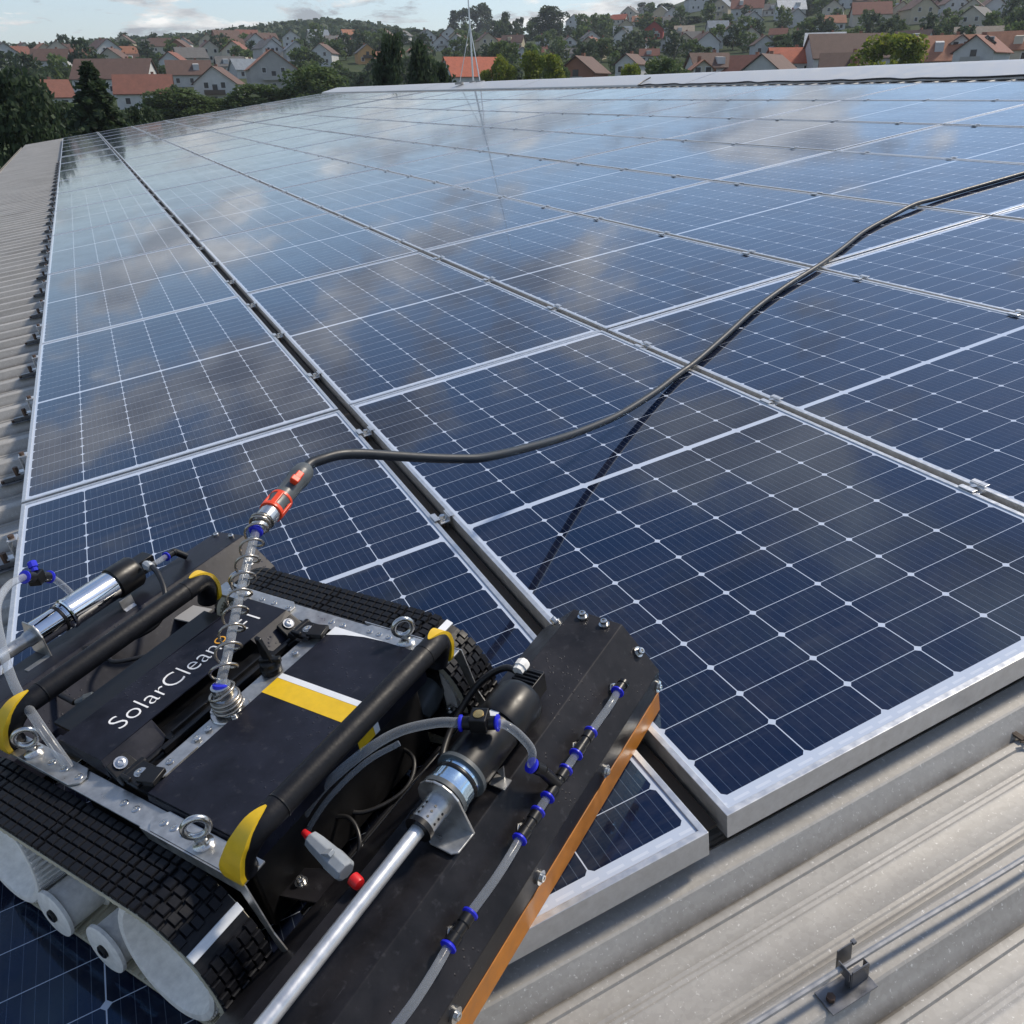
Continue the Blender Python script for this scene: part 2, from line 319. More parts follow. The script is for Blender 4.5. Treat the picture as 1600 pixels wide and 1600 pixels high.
def clone(root, M):
    r = root.copy(); COL.objects.link(r); r.matrix_world = M
    for ch in list(root.children):
        c = ch.copy(); COL.objects.link(c); c.parent = r
        for g in list(ch.children):
            d = g.copy(); COL.objects.link(d); d.parent = c
    return r
def smooth_path(pts, k=6):
    """Catmull-Rom through the points"""
    P = [Vector(p) for p in pts]; P = [P[0] * 2 - P[1]] + P + [P[-1] * 2 - P[-2]]; out = []
    for i in range(1, len(P) - 2):
        a, b, c, d = P[i - 1:i + 3]
        for j in range(k):
            t_ = j / k; out.append(.5 * ((2 * b) + (c - a) * t_ + (2 * a - 5 * b + 4 * c - d) * t_ ** 2 + (3 * b - a - 3 * c + d) * t_ ** 3))
    out.append(P[-2]); return out
ORD = ['zeroth', 'first', 'second', 'third', 'fourth', 'fifth', 'sixth', 'seventh', 'eighth', 'ninth', 'tenth', 'eleventh', 'twelfth', 'thirteenth', 'fourteenth', 'fifteenth', 'sixteenth', 'seventeenth', 'eighteenth', 'nineteenth', 'twentieth', 'twenty-first', 'twenty-second', 'twenty-third', 'twenty-fourth', 'twenty-fifth', 'twenty-sixth', 'twenty-seventh', 'twenty-eighth', 'twenty-ninth', 'thirtieth', 'thirty-first', 'thirty-second', 'thirty-third', 'thirty-fourth', 'thirty-fifth', 'thirty-sixth', 'thirty-seventh', 'thirty-eighth', 'thirty-ninth', 'fortieth']
TENS = ['', '', 'twenty', 'thirty', 'forty', 'fifty', 'sixty', 'seventy', 'eighty', 'ninety']
for n_ in range(41, 100): ORD.append(TENS[n_ // 10] + '-' + ORD[n_ % 10] if n_ % 10 else TENS[n_ // 10][:-1] + 'ieth')
A8 = R(8.0)
ROOF = Matrix(((1, 0, 0), (0, math.cos(A8), math.sin(A8)), (0, -math.sin(A8), math.cos(A8)))).to_4x4()   # roof plane -> world
def roofM(u, v, z=0, rz=0): return ROOF @ Matrix.Translation((u, -v, z)) @ Matrix.Rotation(rz, 4, 'Z')
# terrain and village data (azimuth deg, distance m, height m)
AZC= [8.49, 2.86, -1.81, -6.83, -12.16, -14.74, -17.74, -20.78, -25.39, -29.23, -33.03, -36.03, -40.42, -47.32, -53.62, -59.26]
RS= [110, 170, 240, 330, 450, 600, 800, 1100]
TAB= [[-3.5, -2.5, 0.2, 7.4, 14.1, 20.8, 28.9, 35.5], [-4.0, -3.0, -0.1, 7.7, 14.8, 21.8, 31.2, 37.9], [-4.0, -2.9, -0.4, 8.1, 16.3, 25.3, 36.3, 44.2], [-4.1, -2.7, -0.7, 8.6, 17.4, 28.1, 41.6, 50.6], [-3.9, -2.5, -0.3, 8.8, 18.4, 30.9, 50.8, 64.4], [-3.8, -2.3, 0.2, 8.9, 18.8, 31.6, 53.5, 67.0], [-3.8, -2.2, 0.8, 9.0, 19.2, 31.5, 48.9, 61.2], [-3.5, -1.8, 2.1, 9.6, 19.6, 30.6, 43.2, 53.9], [-3.3, -0.9, 3.4, 10.5, 19.8, 31.6, 43.6, 53.1], [-6.2, -3.5, 1.6, 10.7, 22.0, 35.2, 47.5, 56.1], [-5.9, -3.0, 2.4, 11.5, 24.7, 40.0, 55.7, 67.5], [-5.9, -2.6, 3.1, 12.4, 26.8, 46.1, 68.6, 84.7], [-5.5, -2.1, 3.9, 13.4, 29.0, 50.1, 81.8, 112.1], [-5.0, -1.3, 4.6, 15.0, 30.6, 52.4, 86.0, 117.8], [-4.8, -0.9, 4.7, 14.9, 30.0, 52.2, 84.9, 116.3], [-4.6, -1.0, 4.2, 13.7, 27.9, 48.7, 79.5, 108.8]]
HOUSES= [(2.04, 432.0, 13.8, 10.2, 's', 'b', 'r', 27), (0.92, 396.0, 11.7, 6.7, 's', 'c', 'n', 65), (0.34, 354.0, 9.2, 11.1, 's', 'w', 'n', 85), (-0.58, 472.0, 17.0, 9.5, 's', 'c', 'n', 110), (-1.07, 412.0, 13.3, 8.3, 's', 'w', 'r', 127), (-2.34, 417.0, 13.9, 9.5, 'g', 'w', 'n', 166), (-3.48, 428.0, 14.9, 8.6, 's', 'c', 'o', 200), (-3.55, 381.0, 11.5, 6.7, 's', 'w', 'n', 204), (-5.48, 492.0, 19.7, 11.3, 's', 'c', 'n', 258), (-6.6, 529.0, 22.6, 7.1, 'g', 'w', 'n', 290), (-6.8, 365.0, 10.8, 10.3, 's', 'c', 'g', 300), (-7.81, 397.0, 13.2, 8.6, 'g', 'c', 'n', 328), (-8.91, 548.0, 24.9, 14.0, 's', 'b', 'n', 356), (-10.03, 579.0, 27.9, 12.5, 's', 'c', 'r', 387), (-11.13, 551.0, 26.0, 10.4, 's', 'c', 'n', 418), (-9.06, 442.0, 17.1, 11.3, 's', 'c', 'n', 362), (-5.87, 321.0, 7.3, 7.5, 'g', 'w', 'r', 275), (-11.1, 402.0, 14.0, 8.7, 'g', 'w', 'g', 420), (-11.75, 437.0, 17.1, 5.3, 's', 'w', 'n', 437), (-12.52, 516.0, 23.5, 9.0, 'g', 'w', 'g', 457), (-12.62, 394.0, 13.5, 8.0, 'g', 'w', 's', 462), (-14.04, 560.0, 27.7, 11.3, 's', 'c', 's', 498), (-14.28, 358.0, 10.8, 8.2, 'g', 'w', 'n', 508), (-15.15, 422.0, 16.3, 7.4, 'g', 'c', 'n', 530), (-15.89, 577.0, 29.4, 10.1, 's', 'w', 'o', 548), (-16.72, 366.0, 11.6, 7.4, 'g', 'o', 'g', 573), (-17.23, 567.0, 28.6, 6.9, 'g', 'w', 'n', 584), (-2.71, 263.0, 1.3, 18.1, 's', 'w', 'n', 188), (-4.07, 222.0, -1.4, 11.5, 's', 'w', 'r', 232), (1.11, 219.0, -1.4, 9.9, 's', 'w', 'r', 75), (-8.16, 233.0, -0.9, 9.5, 'g', 'w', 'n', 348), (-11.13, 270.0, 2.1, 12.3, 'g', 'a', 'o', 427), (-8.91, 320.0, 7.4, 8.5, 's', 'w', 'g', 362), (-9.81, 307.0, 5.9, 9.1, 's', 'w', 's', 388), (-6.62, 286.0, 3.4, 11.6, 's', 'w', 'n', 300), (-21.2, 440.0, 18.6, 7.1, 'g', 'w', 'r', 690), (-22.19, 437.0, 18.5, 7.5, 'g', 'w', 'g', 716), (-22.94, 255.0, 1.1, 15.0, 's', 'w', 'O', 736), (-23.86, 433.0, 18.2, 8.1, 'g', 'e', 'n', 760), (-24.59, 441.0, 19.0, 7.6, 's', 'b', 'r', 779), (-25.47, 438.0, 18.8, 9.6, 's', 'e', 'n', 802), (-27.23, 446.0, 20.5, 5.2, 'g', 'w', 'n', 848), (-28.14, 406.0, 17.0, 4.8, 'g', 'w', 's', 872), (-28.76, 393.0, 16.0, 6.2, 'g', 'w', 'n', 888), (-25.93, 349.0, 11.9, 4.6, 'g', 'w', 'g', 814), (-27.69, 347.0, 11.9, 6.5, 's', 'w', 'r', 860), (-28.95, 351.0, 12.3, 5.5, 's', 'w', 'g', 893), (-29.19, 592.0, 34.4, 10.1, 'g', 'w', 'g', 900), (-31.73, 594.0, 37.8, 8.6, 's', 'c', 'O', 968), (-32.93, 532.0, 32.6, 8.4, 's', 'c', 'o', 1000), (-33.74, 500.0, 30.3, 7.2, 's', 'w', 'o', 1022), (-30.01, 406.0, 17.8, 6.9, 'g', 'w', 'g', 921), (-31.97, 399.0, 18.0, 6.8, 'g', 'w', 'g', 973), (-30.84, 387.0, 16.2, 5.1, 'g', 'w', 'n', 943), (-33.78, 415.0, 20.8, 7.6, 'g', 'R', 'n', 1022), (-35.48, 406.0, 20.6, 7.5, 's', 'w', 'e', 1068), (-32.81, 355.0, 13.8, 6.7, 'g', 'w', 'n', 995), (-34.75, 350.0, 14.0, 6.0, 'g', 'w', 'g', 1047), (-35.46, 339.0, 13.2, 6.4, 'g', 'e', 'n', 1066), (-36.07, 568.0, 41.7, 11.2, 'g', 'w', 'g', 1087), (-37.17, 577.0, 44.0, 9.1, 'g', 'w', 'n', 1118), (-38.13, 562.0, 42.6, 7.4, 'g', 'c', 'n', 1145), (-39.3, 545.0, 41.0, 7.9, 'g', 'w', 'g', 1178), (-37.37, 409.0, 21.9, 8.1, 's', 'w', 's', 1120), (-39.15, 408.0, 22.5, 8.0, 'g', 'w', 'g', 1170), (-38.94, 473.0, 31.2, 14.3, 's', 'w', 'r', 1166), (-38.13, 373.0, 17.6, 6.4, 'g', 'w', 'n', 1140), (-37.15, 344.0, 14.1, 6.3, 'g', 'w', 'g', 1112), (-36.66, 322.0, 11.5, 7.6, 'g', 'w', 'n', 1098), (-40.3, 477.0, 32.5, 7.9, 's', 'w', 'g', 1205), (-41.3, 449.0, 29.2, 11.8, 's', 'w', 'W', 1233), (-41.5, 410.0, 23.5, 7.6, 'g', 'w', 'g', 1237), (-39.3, 352.0, 15.6, 6.0, 'g', 'c', 'n', 1172), (-41.91, 324.0, 13.0, 6.0, 'g', 'w', 'n', 1245), (-43.62, 428.0, 26.6, 8.4, 'g', 'c', 'g', 1300), (-44.21, 489.0, 35.0, 7.1, 'g', 'w', 'n', 1320), (-45.03, 489.0, 35.3, 9.0, 's', 'c', 'n', 1345), (-46.55, 496.0, 36.6, 9.8, 's', 'y', 'g', 1392), (-45.58, 393.0, 22.2, 13.4, 's', 'c', 'r', 1357), (-47.07, 401.0, 23.5, 7.9, 'g', 'c', 'n', 1403), (-47.99, 390.0, 22.1, 9.8, 'g', 'e', 'n', 1431), (-48.68, 424.0, 26.6, 6.1, 'g', 'p', 'n', 1455), (-49.61, 416.0, 25.5, 8.8, 'g', 'w', 'n', 1484), (-49.8, 372.0, 19.8, 7.8, 's', 'w', 'g', 1487), (-50.7, 400.0, 23.2, 7.9, 'g', 'c', 'n', 1518), (-51.49, 411.0, 24.6, 7.6, 'g', 'w', 'n', 1545), (-52.44, 403.0, 23.5, 6.4, 's', 'w', 's', 1576), (-53.1, 385.0, 21.2, 6.6, 'g', 'y', 'g', 1597), (-43.37, 270.0, 8.7, 9.6, 's', 'w', 'W', 1290), (-44.57, 215.0, 2.8, 15.5, 's', 'w', 'n', 1325), (-44.62, 170.0, 1.9, 7.5, 's', 'b', 'n', 1322), (-41.56, 215.0, 3.8, 8.8, 's', 'w', 'O', 1235), (-39.0, 190.0, -1.2, 13.7, 's', 'w', 'r', 1162), (-40.58, 175.0, -0.2, 7.9, 'g', 'w', 'n', 1206), (-37.02, 190.0, 3.1, 7.4, 's', 'w', 'n', 1108), (-36.61, 175.0, 2.8, 3.6, 'g', 'c', 'o', 1096), (-29.68, 175.0, 0.9, 6.9, 'g', 'b', 'n', 912), (-32.52, 215.0, 4.1, 5.1, 'g', 'w', 'n', 987), (-33.55, 316.0, 9.9, 5.9, 's', 'w', 'r', 1014), (-50.28, 215.0, 1.9, 16.5, 's', 'w', 'o', 1500), (-51.52, 200.0, 3.4, 7.2, 'g', 'w', 'r', 1540), (-52.84, 215.0, 4.8, 10.1, 's', 'c', 'o', 1585), (-51.12, 300.0, 9.1, 11.8, 's', 'c', 'e', 1530), (-47.95, 290.0, 9.6, 9.5, 's', 'w', 'n', 1428), (-42.53, 366.0, 18.1, 5.8, 'g', 'w', 'g', 1265), (-40.8, 365.0, 17.5, 5.8, 's', 'c', 'r', 1215), (-40.01, 307.0, 10.5, 6.3, 'g', 'w', 'n', 1190), (-42.68, 502.0, 36.4, 7.9, 'g', 'w', 'r', 1275), (-50.28, 215.0, 7.3, 3.7, 'g', 'w', 'n', 1500), (-52.12, 468.0, 32.4, 8.6, 's', 'w', 'r', 1570), (-48.42, 483.0, 34.8, 7.6, 'g', 'c', 'g', 1450), (-41.11, 541.0, 41.4, 7.8, 's', 'w', 'n', 1230), (-51.52, 200.0, 7.3, 2.6, 'g', 'w', 'g', 1540)]
TREES= [(-1.36, 62, 3.1, -0.9, 3.4, 'c', 135), (-18.15, 75, 5.8, 1.7, 2.6, 'd', 607), (-19.91, 78, 5.2, 1.7, 3.1, 'd', 655), (-21.18, 80, 3.9, 1.8, 2.1, 'd', 690), (-13.61, 150.0, 5.0, 0.2, 10.5, 'b', 490), (-10.19, 150.0, 2.6, -0.8, 8.6, 'b', 400), (-5.64, 150.0, 2.2, -2.4, 9.1, 'b', 272), (2.69, 50, 2.1, -2.5, 4.0, 'k', 10), (1.33, 75.0, 1.3, -1.4, 4.6, 'k', 62), (2.16, 75.0, 2.2, -0.3, 4.0, 'k', 30), (0.37, 128.0, 0.7, -3.9, 5.8, 'b', 95), (-4.82, 150.0, 1.3, -2.6, 6.8, 'b', 250), (-7.6, 150.0, 1.1, -1.2, 5.7, 'b', 330), (-15.45, 248.0, 6.8, 0.9, 11.3, 'k', 540), (-11.83, 150.0, 2.4, -0.2, 5.7, 'b', 445), (-22.42, 775.0, 61.6, 41.8, 21.2, 'h', 720), (-23.55, 752.0, 62.2, 40.4, 26.3, 'h', 750), (-25.04, 616.0, 46.5, 32.4, 9.4, 'h', 790), (-25.86, 587.0, 42.0, 30.9, 6.7, 'h', 812), (-26.77, 561.0, 39.8, 29.5, 11.9, 'h', 836), (-27.7, 536.0, 43.1, 28.1, 21.2, 'h', 861), (-24.51, 636.0, 43.8, 33.5, 10.6, 'h', 776), (-21.82, 642.0, 41.5, 33.3, 10.7, 'h', 705), (-24.81, 130.0, 5.5, 1.7, 4.5, 'y', 785), (-27.15, 130.0, 6.2, 1.7, 6.7, 'y', 846), (-47.16, 130.0, 6.9, 2.6, 9.5, 'y', 1402), (-34.52, 150.0, 5.6, 2.3, 8.2, 'b', 1040), (-32.47, 130.0, 4.2, 2.2, 4.3, 'y', 985), (-50.13, 229.0, 9.2, 3.5, 9.8, 'b', 1492), (-52.16, 236.0, 7.7, 4.2, 10.8, 'b', 1555), (-48.44, 231.0, 10.2, 3.6, 8.8, 'b', 1440), (-23.84, 130.0, 3.8, 1.8, 3.0, 'y', 760), (-38.85, 150.0, 3.2, 1.7, 4.6, 'b', 1155), (-28.46, 150.0, 4.4, 2.1, 3.9, 'b', 880), (-30.16, 457.0, 29.6, 23.3, 9.0, 'h', 926), (-33.22, 749.0, 61.4, 53.0, 15.9, 'h', 1010), (-34.33, 589.0, 47.6, 41.6, 13.4, 'h', 1040), (-35.06, 564.0, 44.2, 39.8, 8.6, 'h', 1060), (-16.41, 638.0, 41.5, 35.0, 9.7, 'h', 560), (-19.75, 625.0, 38.4, 32.7, 13.3, 'h', 650), (-26.16, 523.0, 28.2, 25.8, 9.5, 'h', 820), (-17.88, 583.0, 36.7, 30.0, 10.6, 'b', 600), (-4.33, 292.0, 11.0, 4.0, 8.9, 'k', 225), (-41.47, 298.0, 15.7, 9.7, 12.7, 'b', 1235), (-35.83, 478.0, 33.2, 30.0, 14.5, 'h', 1080), (-42.12, 466.0, 37.0, 31.5, 12.7, 'h', 1260), (-46.48, 430.0, 32.2, 27.6, 14.4, 'h', 1390), (-36.69, 291.0, 13.0, 7.9, 6.6, 'b', 1100), (-35.13, 439.0, 27.8, 24.8, 8.7, 'h', 1060), (-30.71, 321.0, 17.0, 9.9, 8.3, 'b', 940), (-2.0, 135.0, -0.9, -3.9, 6.1, 'b', 172), (-3.52, 75.0, 0.5, -1.1, 3.2, 'k', 215), (-6.23, 150.0, 0.6, -2.2, 6.8, 'b', 292), (-9.11, 150.0, 1.2, -1.3, 6.4, 'b', 372), (-17.12, 242.0, 5.2, 0.8, 9.2, 'k', 585), (-14.68, 227.0, 5.3, -0.4, 10.3, 'k', 520)]
CX, CY, CZ = -0.697, -0.391, 1.126
def interp(x, xs, ys):
    if x <= xs[0]: return ys[0]
    for i in range(len(xs) - 1):
        if x <= xs[i + 1]: return ys[i] + (ys[i + 1] - ys[i]) * (x - xs[i]) / (xs[i + 1] - xs[i])
    return ys[-1]
RS2 = [0, 45] + RS; AZR = AZC[::-1]
TAB2 = [[-6.8, -6.8] + row for row in TAB][::-1]
def ground(az, r):
    return interp(az, AZR, [interp(r, RS2, row) for row in TAB2])
def pol(az, r, z=0): return Vector((CX + r * math.cos(R(az)), CY + r * math.sin(R(az)), z))
rng = random.Random(7)
# terrain sheet reaching far beyond the hills
b = MB(); rr = [0.5, 20, 45, 70, 110, 140, 170, 205, 240, 285, 330, 390, 450, 525, 600, 700, 800, 950, 1100, 1500, 2500, 4500]; azs = [k * 2.0 for k in range(-90, 90)]
for a_ in azs:
    for r_ in rr:
        aa = max(min(a_, 8), -59) if -100 < a_ < 60 else (-59 if a_ < 0 else 8)
        z = ground(aa, min(r_, 1100)); 
        if r_ > 1100: z = z - (r_ - 1100) * .03
        if not (-100 < a_ < 60): z = z * .35 - 4 if r_ > 45 else z
        b.v.append(tuple(pol(a_, r_, z + (rng.uniform(-.25, .25) * min(1, r_ / 300) if r_ > 60 else 0))))
nr = len(rr); na = len(azs)
for i in range(na):
    for j in range(nr - 1): b.f.append((i * nr + j, ((i + 1) % na) * nr + j, ((i + 1) % na) * nr + j + 1, i * nr + j + 1))
b.f.append(tuple(i * nr for i in range(na)))
tag(b.build('terrain', 'meadow', smooth=0), None, None, kind='structure')
# ------------------------------------------------------------------ warehouse with its ribbed metal roof
wh = tag(empty('warehouse', ROOF.copy()), 'long low warehouse with ribbed galvanised metal roof carrying the solar panels', 'building')
PIT = .2306; ZC, ZF = -.080, -.119
def rib_profile(u0, u1):
    P = [(u0, ZF)]; k0 = int((u0 - 1) / PIT) - 1; k1 = int((u1 + 1) / PIT) + 1
    for k in range(k0, k1):
        c = .0025 + k * PIT
        for du, z in ((-.186, 0), (-.1825, .0014), (-.179, 0), (-.174, .0014), (-.170, 0), (-.165, .0014), (-.161, 0), (-.118, 0), (-.1145, .0015), (-.111, 0), (-.106, .0015), (-.102, 0), (-.097, .0015), (-.093, 0), (-.084, 0), (-.066, 0), (-.064, .0045), (-.052, .0045), (-.0475, .0005)):
            P.append((c + du, ZF + z))
        P += [(c - .0235, ZC - .002), (c - .020, ZC), (c + .020, ZC), (c + .0235, ZC - .002), (c + .044, ZF)]
    return [p for p in P if u0 <= p[0] <= u1] + [(u1, ZF)]
def sheet(prof, y0, y1, ny, tilt=None):
    b = MB(); n = len(prof)
    for j in range(ny + 1):
        y = y0 + (y1 - y0) * j / ny
        for (x, z) in prof: b.v.append((x, y, z if tilt is None else z + tilt(y)))
    for j in range(ny):
        for i in range(n - 1): b.f.append((j * n + i, j * n + i + 1, (j + 1) * n + i + 1, (j + 1) * n + i))
    return b
pr_ = rib_profile(-3.6, 34.3)
o = sheet(pr_, 1.22, -9.80, 6).build('roof', 'galv', wh, smooth=25)
pf = rib_profile(-3.6, 34.3)
sheet(pf, -9.86, -19.0, 3, lambda y: (y + 9.83) * math.tan(R(16))).build('roof', 'galv', wh, smooth=25)
cp = [(9.17, -.078), (9.18, -.052), (9.30, -.034), (9.50, -.012), (9.70, .012), (9.80, .022), (9.86, .018), (10.05, -.035), (10.45, -.150), (10.46, -.175)]
for k in range(13):
    u0 = -3.6 + k * 3.0; b = MB(); u1 = min(u0 + 3.02, 34.4); dz = .003 * (k % 2)
    for u in (u0, u1):
        for v, z in cp: b.v.append((u, -v, z + dz))
        for v, z in cp[::-1]: b.v.append((u, -v, z + dz - .004))
    m = len(cp) * 2; b.f = [(i, (i + 1) % m, m + (i + 1) % m, m + i) for i in range(m)] + [tuple(range(m)), tuple(range(2 * m - 1, m - 1, -1))]
    b.build('ridge_cap', 'ridge_metal', wh, smooth=40)
mat('wall_sheet', (.45, .44, .41), .6, .1, .1, 1)
b = MB(); b.v = [(-3.3, .9, -.14), (33.9, .9, -.14), (33.9, -9.8, -.14), (33.9, -18.6, -2.7), (-3.3, -18.6, -2.7), (-3.3, -9.8, -.14)]
Mi = ROOF.inverted(); n = 6
for v in list(b.v[:6]):
    w_ = ROOF @ Vector(v); w_.z = -7.2; b.v.append(tuple(Mi @ w_))
b.f = [(i, (i + 1) % 6, 6 + (i + 1) % 6, 6 + i) for i in range(6)]
b.build('wall', 'wall_sheet', wh, smooth=0)
# gutter on the eave
b = MB()
for (y, z) in ((1.19, -.13), (1.36, -.13), (1.38, -.18), (1.32, -.24), (1.20, -.24)): b.v += [(-3.6, y, z)]
b.v += [(34.3, p[1], p[2]) for p in b.v[:5]]; b.f = [(i, i + 1, 6 + i, 5 + i) for i in range(1, 4)]
g_ = b.build('gutter', 'galv', wh, smooth=0)
sdm = g_.modifiers.new('s', 'SOLIDIFY'); sdm.thickness = .004
# ------------------------------------------------------------------ solar panels
DV = [-.0107, .0035, .0156, .0006, -.0069, .0036, -.009, .0, .0033]; VB = [j * 1.058 + DV[j] for j in range(9)]
FH = .050
def make_panel():
    root = empty('solar_panel', Matrix.Identity(4))
    b = MB(); hl, hw = PL / 2, PW / 2; lip = FR; wall = .0022
    # mitred frame: outer wall, top lip, inner drop to the glass
    prof = [(0, -FH), (0, 0), (lip, 0), (lip, -.0065), (wall, -.0065), (wall, -FH + .002), (.030, -FH + .002), (.030, -FH)]
    cs = [(-hl, -hw, 1, 1), (hl, -hw, -1, 1), (hl, hw, -1, -1), (-hl, hw, 1, -1)]
    for (cx, cy, sx, sy) in cs:
        for (d, z) in prof: b.v.append((cx + sx * d, cy + sy * d, z))
    m = len(prof)
    for k in range(4):
        for i in range(m): b.f.append((k * m + i, k * m + (i + 1) % m, ((k + 1) % 4) * m + (i + 1) % m, ((k + 1) % 4) * m + i))
    b.build('frame', 'aluminium', root, smooth=0, bevel=.0009)
    g = MB(); g.box((0, 0, -.0048), (GU + .006, GV + .006, .0032)); g.build('glass', 'cell_glass', root, smooth=0)
    return root
p0 = make_panel(); npan = 0
COLN = ['first', 'second', 'third', 'fourth', 'fifth', 'sixth', 'seventh', 'eighth']
for sec, (us, cnt) in enumerate(((.0085, 10), (21.36, 5))):
    for j in range(8):
        for i in range(cnt):
            u = us + i * 2.0975 + PL / 2 + (-.010 if j == 0 and sec == 0 else 0); v = (VB[j] + VB[j + 1]) / 2
            jz = .0012 * math.sin(i * 2.3 + j * 1.7)
            Mx = roofM(u, v, jz) @ Matrix.Rotation(R(.06 * math.sin(i * 3.1 + j * 5.3)), 4, 'X') @ Matrix.Rotation(R(.05 * math.cos(i * 4.7 + j * 2.9)), 4, 'Y')
            if npan == 0: o = p0; o.matrix_world = Mx
            else: o = clone(p0, Mx)
            npan += 1
            tag(o, ('silver framed solar panel, %s from the near end in the %s column from the left' if sec == 0 else 'solar panel beyond the far gap, %s past it in the %s column from the left') % (ORD[i + 1], COLN[j]), 'solar panel', 'solar panels laid in columns on the metal roof' )
# clamps in the gaps
def make_clamp():
    r = empty('panel_clamp', Matrix.Identity(4))
    b = MB(); b.box((0, .0215, .0035), (.040, .012, .0026)); b.box((0, -.0215, .0035), (.040, .012, .0026)); b.box((0, .0135, -.003), (.040, .003, .014)); b.box((0, -.0135, -.003), (.040, .003, .014)); b.box((0, 0, -.0105), (.040, .030, .003)); b.build('plate', 'aluminium', r, 0, .0006)
    b = MB(); b.cyl((0, 0, -.009), (0, 0, .003), .0075, 6); b.cyl((0, 0, -.0088), (0, 0, -.006), .011, 16); b.build('bolt', 'steel', r, 25)
    b = MB(); b.cyl((0, 0, -.012), (0, 0, -.031), .004, 8); b.build('stud', 'bolt_rust', r, 25)
    return r
c0 = make_clamp(); first = True; cu = [.452 + .6917 * k for k in range(30)] + [21.7 + .69 * k for k in range(16)]
for j in range(1, 8):
    for u in cu:
        if 20.95 < u < 21.4: continue
        if u > 21.4 and j not in (1, 2, 3, 4): continue
        Mx = roofM(u, VB[j], .0)
        if first: o = c0; o.matrix_world = Mx; first = False
        else: o = clone(c0, Mx)
        tag(o, 'small metal clamp and bolt in the dark gap between the %s and %s panel columns' % (COLN[j - 1], COLN[j]), 'clamp', 'clamps between the %s and %s columns' % (COLN[j - 1], COLN[j]))
def make_bracket():
    r = empty('edge_bracket', Matrix.Identity(4))
    b = MB(); b.box((0, .055, -.0765), (.050, .105, .004)); b.box((0, .050, -.067), (.018, .085, .014)); b.build('base_rail', 'clip_steel', r, 0, .0008)
    b = MB(); b.box((0, .016, -.030), (.040, .004, .075)); b.box((0, .004, .0045), (.040, .026, .004)); b.box((0, .028, -.050), (.030, .022, .004)); b.build('hook', 'aluminium', r, 0, .0008)
    b = MB(); b.cyl((0, .006, .006), (0, .006, .016), .009, 6); b.cyl((0, .045, -.060), (0, .045, -.030), .009, 6); b.cyl((0, .098, -.074), (0, .098, -.066), .008, 6); b.build('bolt', 'bolt_rust', r, 25)
    return r
e0 = make_bracket()
for k, u in enumerate([.45] + [1.14 + .6917 * q for q in range(29)]):
    Mx = roofM(u, VB[0] + .014 - .0, 0)
    if k == 0: o = e0; o.matrix_world = Mx
    else: o = clone(e0, Mx)
    tag(o, 'rusty bolted bracket holding the left edge of the first panel column on a roof rib', 'bracket', 'brackets along the left edge of the panels')
for j in range(1, 8):
    b = MB(); b.box((10.50, 0, -.033), (20.95, .0262, .006)); b.box((10.51, 0, -.054), (20.93, .018, .034))
    if j < 5: b.box((26.6, 0, -.033), (10.4, .0262, .006))
    tag(b.build('gap_channel', 'channel_brown', None, 0, M=roofM(0, VB[j], 0)), 'dark brown channel strip down in the gap between the %s and %s panel columns' % (COLN[j - 1], COLN[j]), 'channel strip', 'channel strips in the gaps between panel columns')
# lightning conductor wire on the near ribs and its clip
b = MB(); b.tube(smooth_path([(-.222, .60, -.052), (-.224, -.3, -.049), (-.2285, -1.085, -.050), (-.236, -1.5, -.050), (-.232, -2.4, -.051), (-.236, -3.6, -.050), (-.230, -5.5, -.052), (-.236, -8.9, -.05)], 8), .0042, 8)
w_ = b.build('conductor_wire', 'galv_wire', None, 40, M=ROOF.copy()); tag(w_, 'thin grey metal conductor wire running up the bare ribbed roof in the lower right', 'wire')
cl = empty('wire_clip', roofM(-.2365, 1.085, -.080)); tag(cl, 'small steel clip screwed to a roof rib, gripping the grey conductor wire', 'clip')
b = MB(); b.box((-.004, .008, .0022), (.034, .076, .0022)); b.build('base_plate', 'clip_steel', cl, 0, .0006)
b = MB(); b.box((-.006, -.012, .020), (.0018, .028, .034)); b.box((-.0015, -.027, .018), (.010, .0016, .030)); b.box((-.0015, .003, .018), (.010, .0016, .030)); b.box((.004, .006, .030), (.020, .0016, .020)); b.box((.022, -.012, .024), (.0016, .026, .042)); b.box((.022, -.027, .043), (.006, .006, .005)); b.build('clamp_cheek', 'clip_steel', cl, 0, .0004)
b = MB(); b.cyl((-.004, .034, .003), (-.004, .034, .010), .006, 6); b.build('screw', 'bolt_rust', cl, 25)
# ridge cable
pts = []
for k in range(40):
    u = 12.6 - k * .25; pts.append((u, -(9.10 + .03 * math.sin(k * 1.9) + .02 * math.sin(k * .7)), -.052 + .012 * abs(math.sin(k * 1.3))))
pts = [(12.75, -9.45, .02), (12.7, -9.25, -.02)] + pts
b = MB(); b.tube(smooth_path(pts, 3), .011, 6); tag(b.build('ridge_cable', 'black_cable', None, 60, M=ROOF.copy()), 'black cable lying along the roof below the pale ridge cap', 'cable')
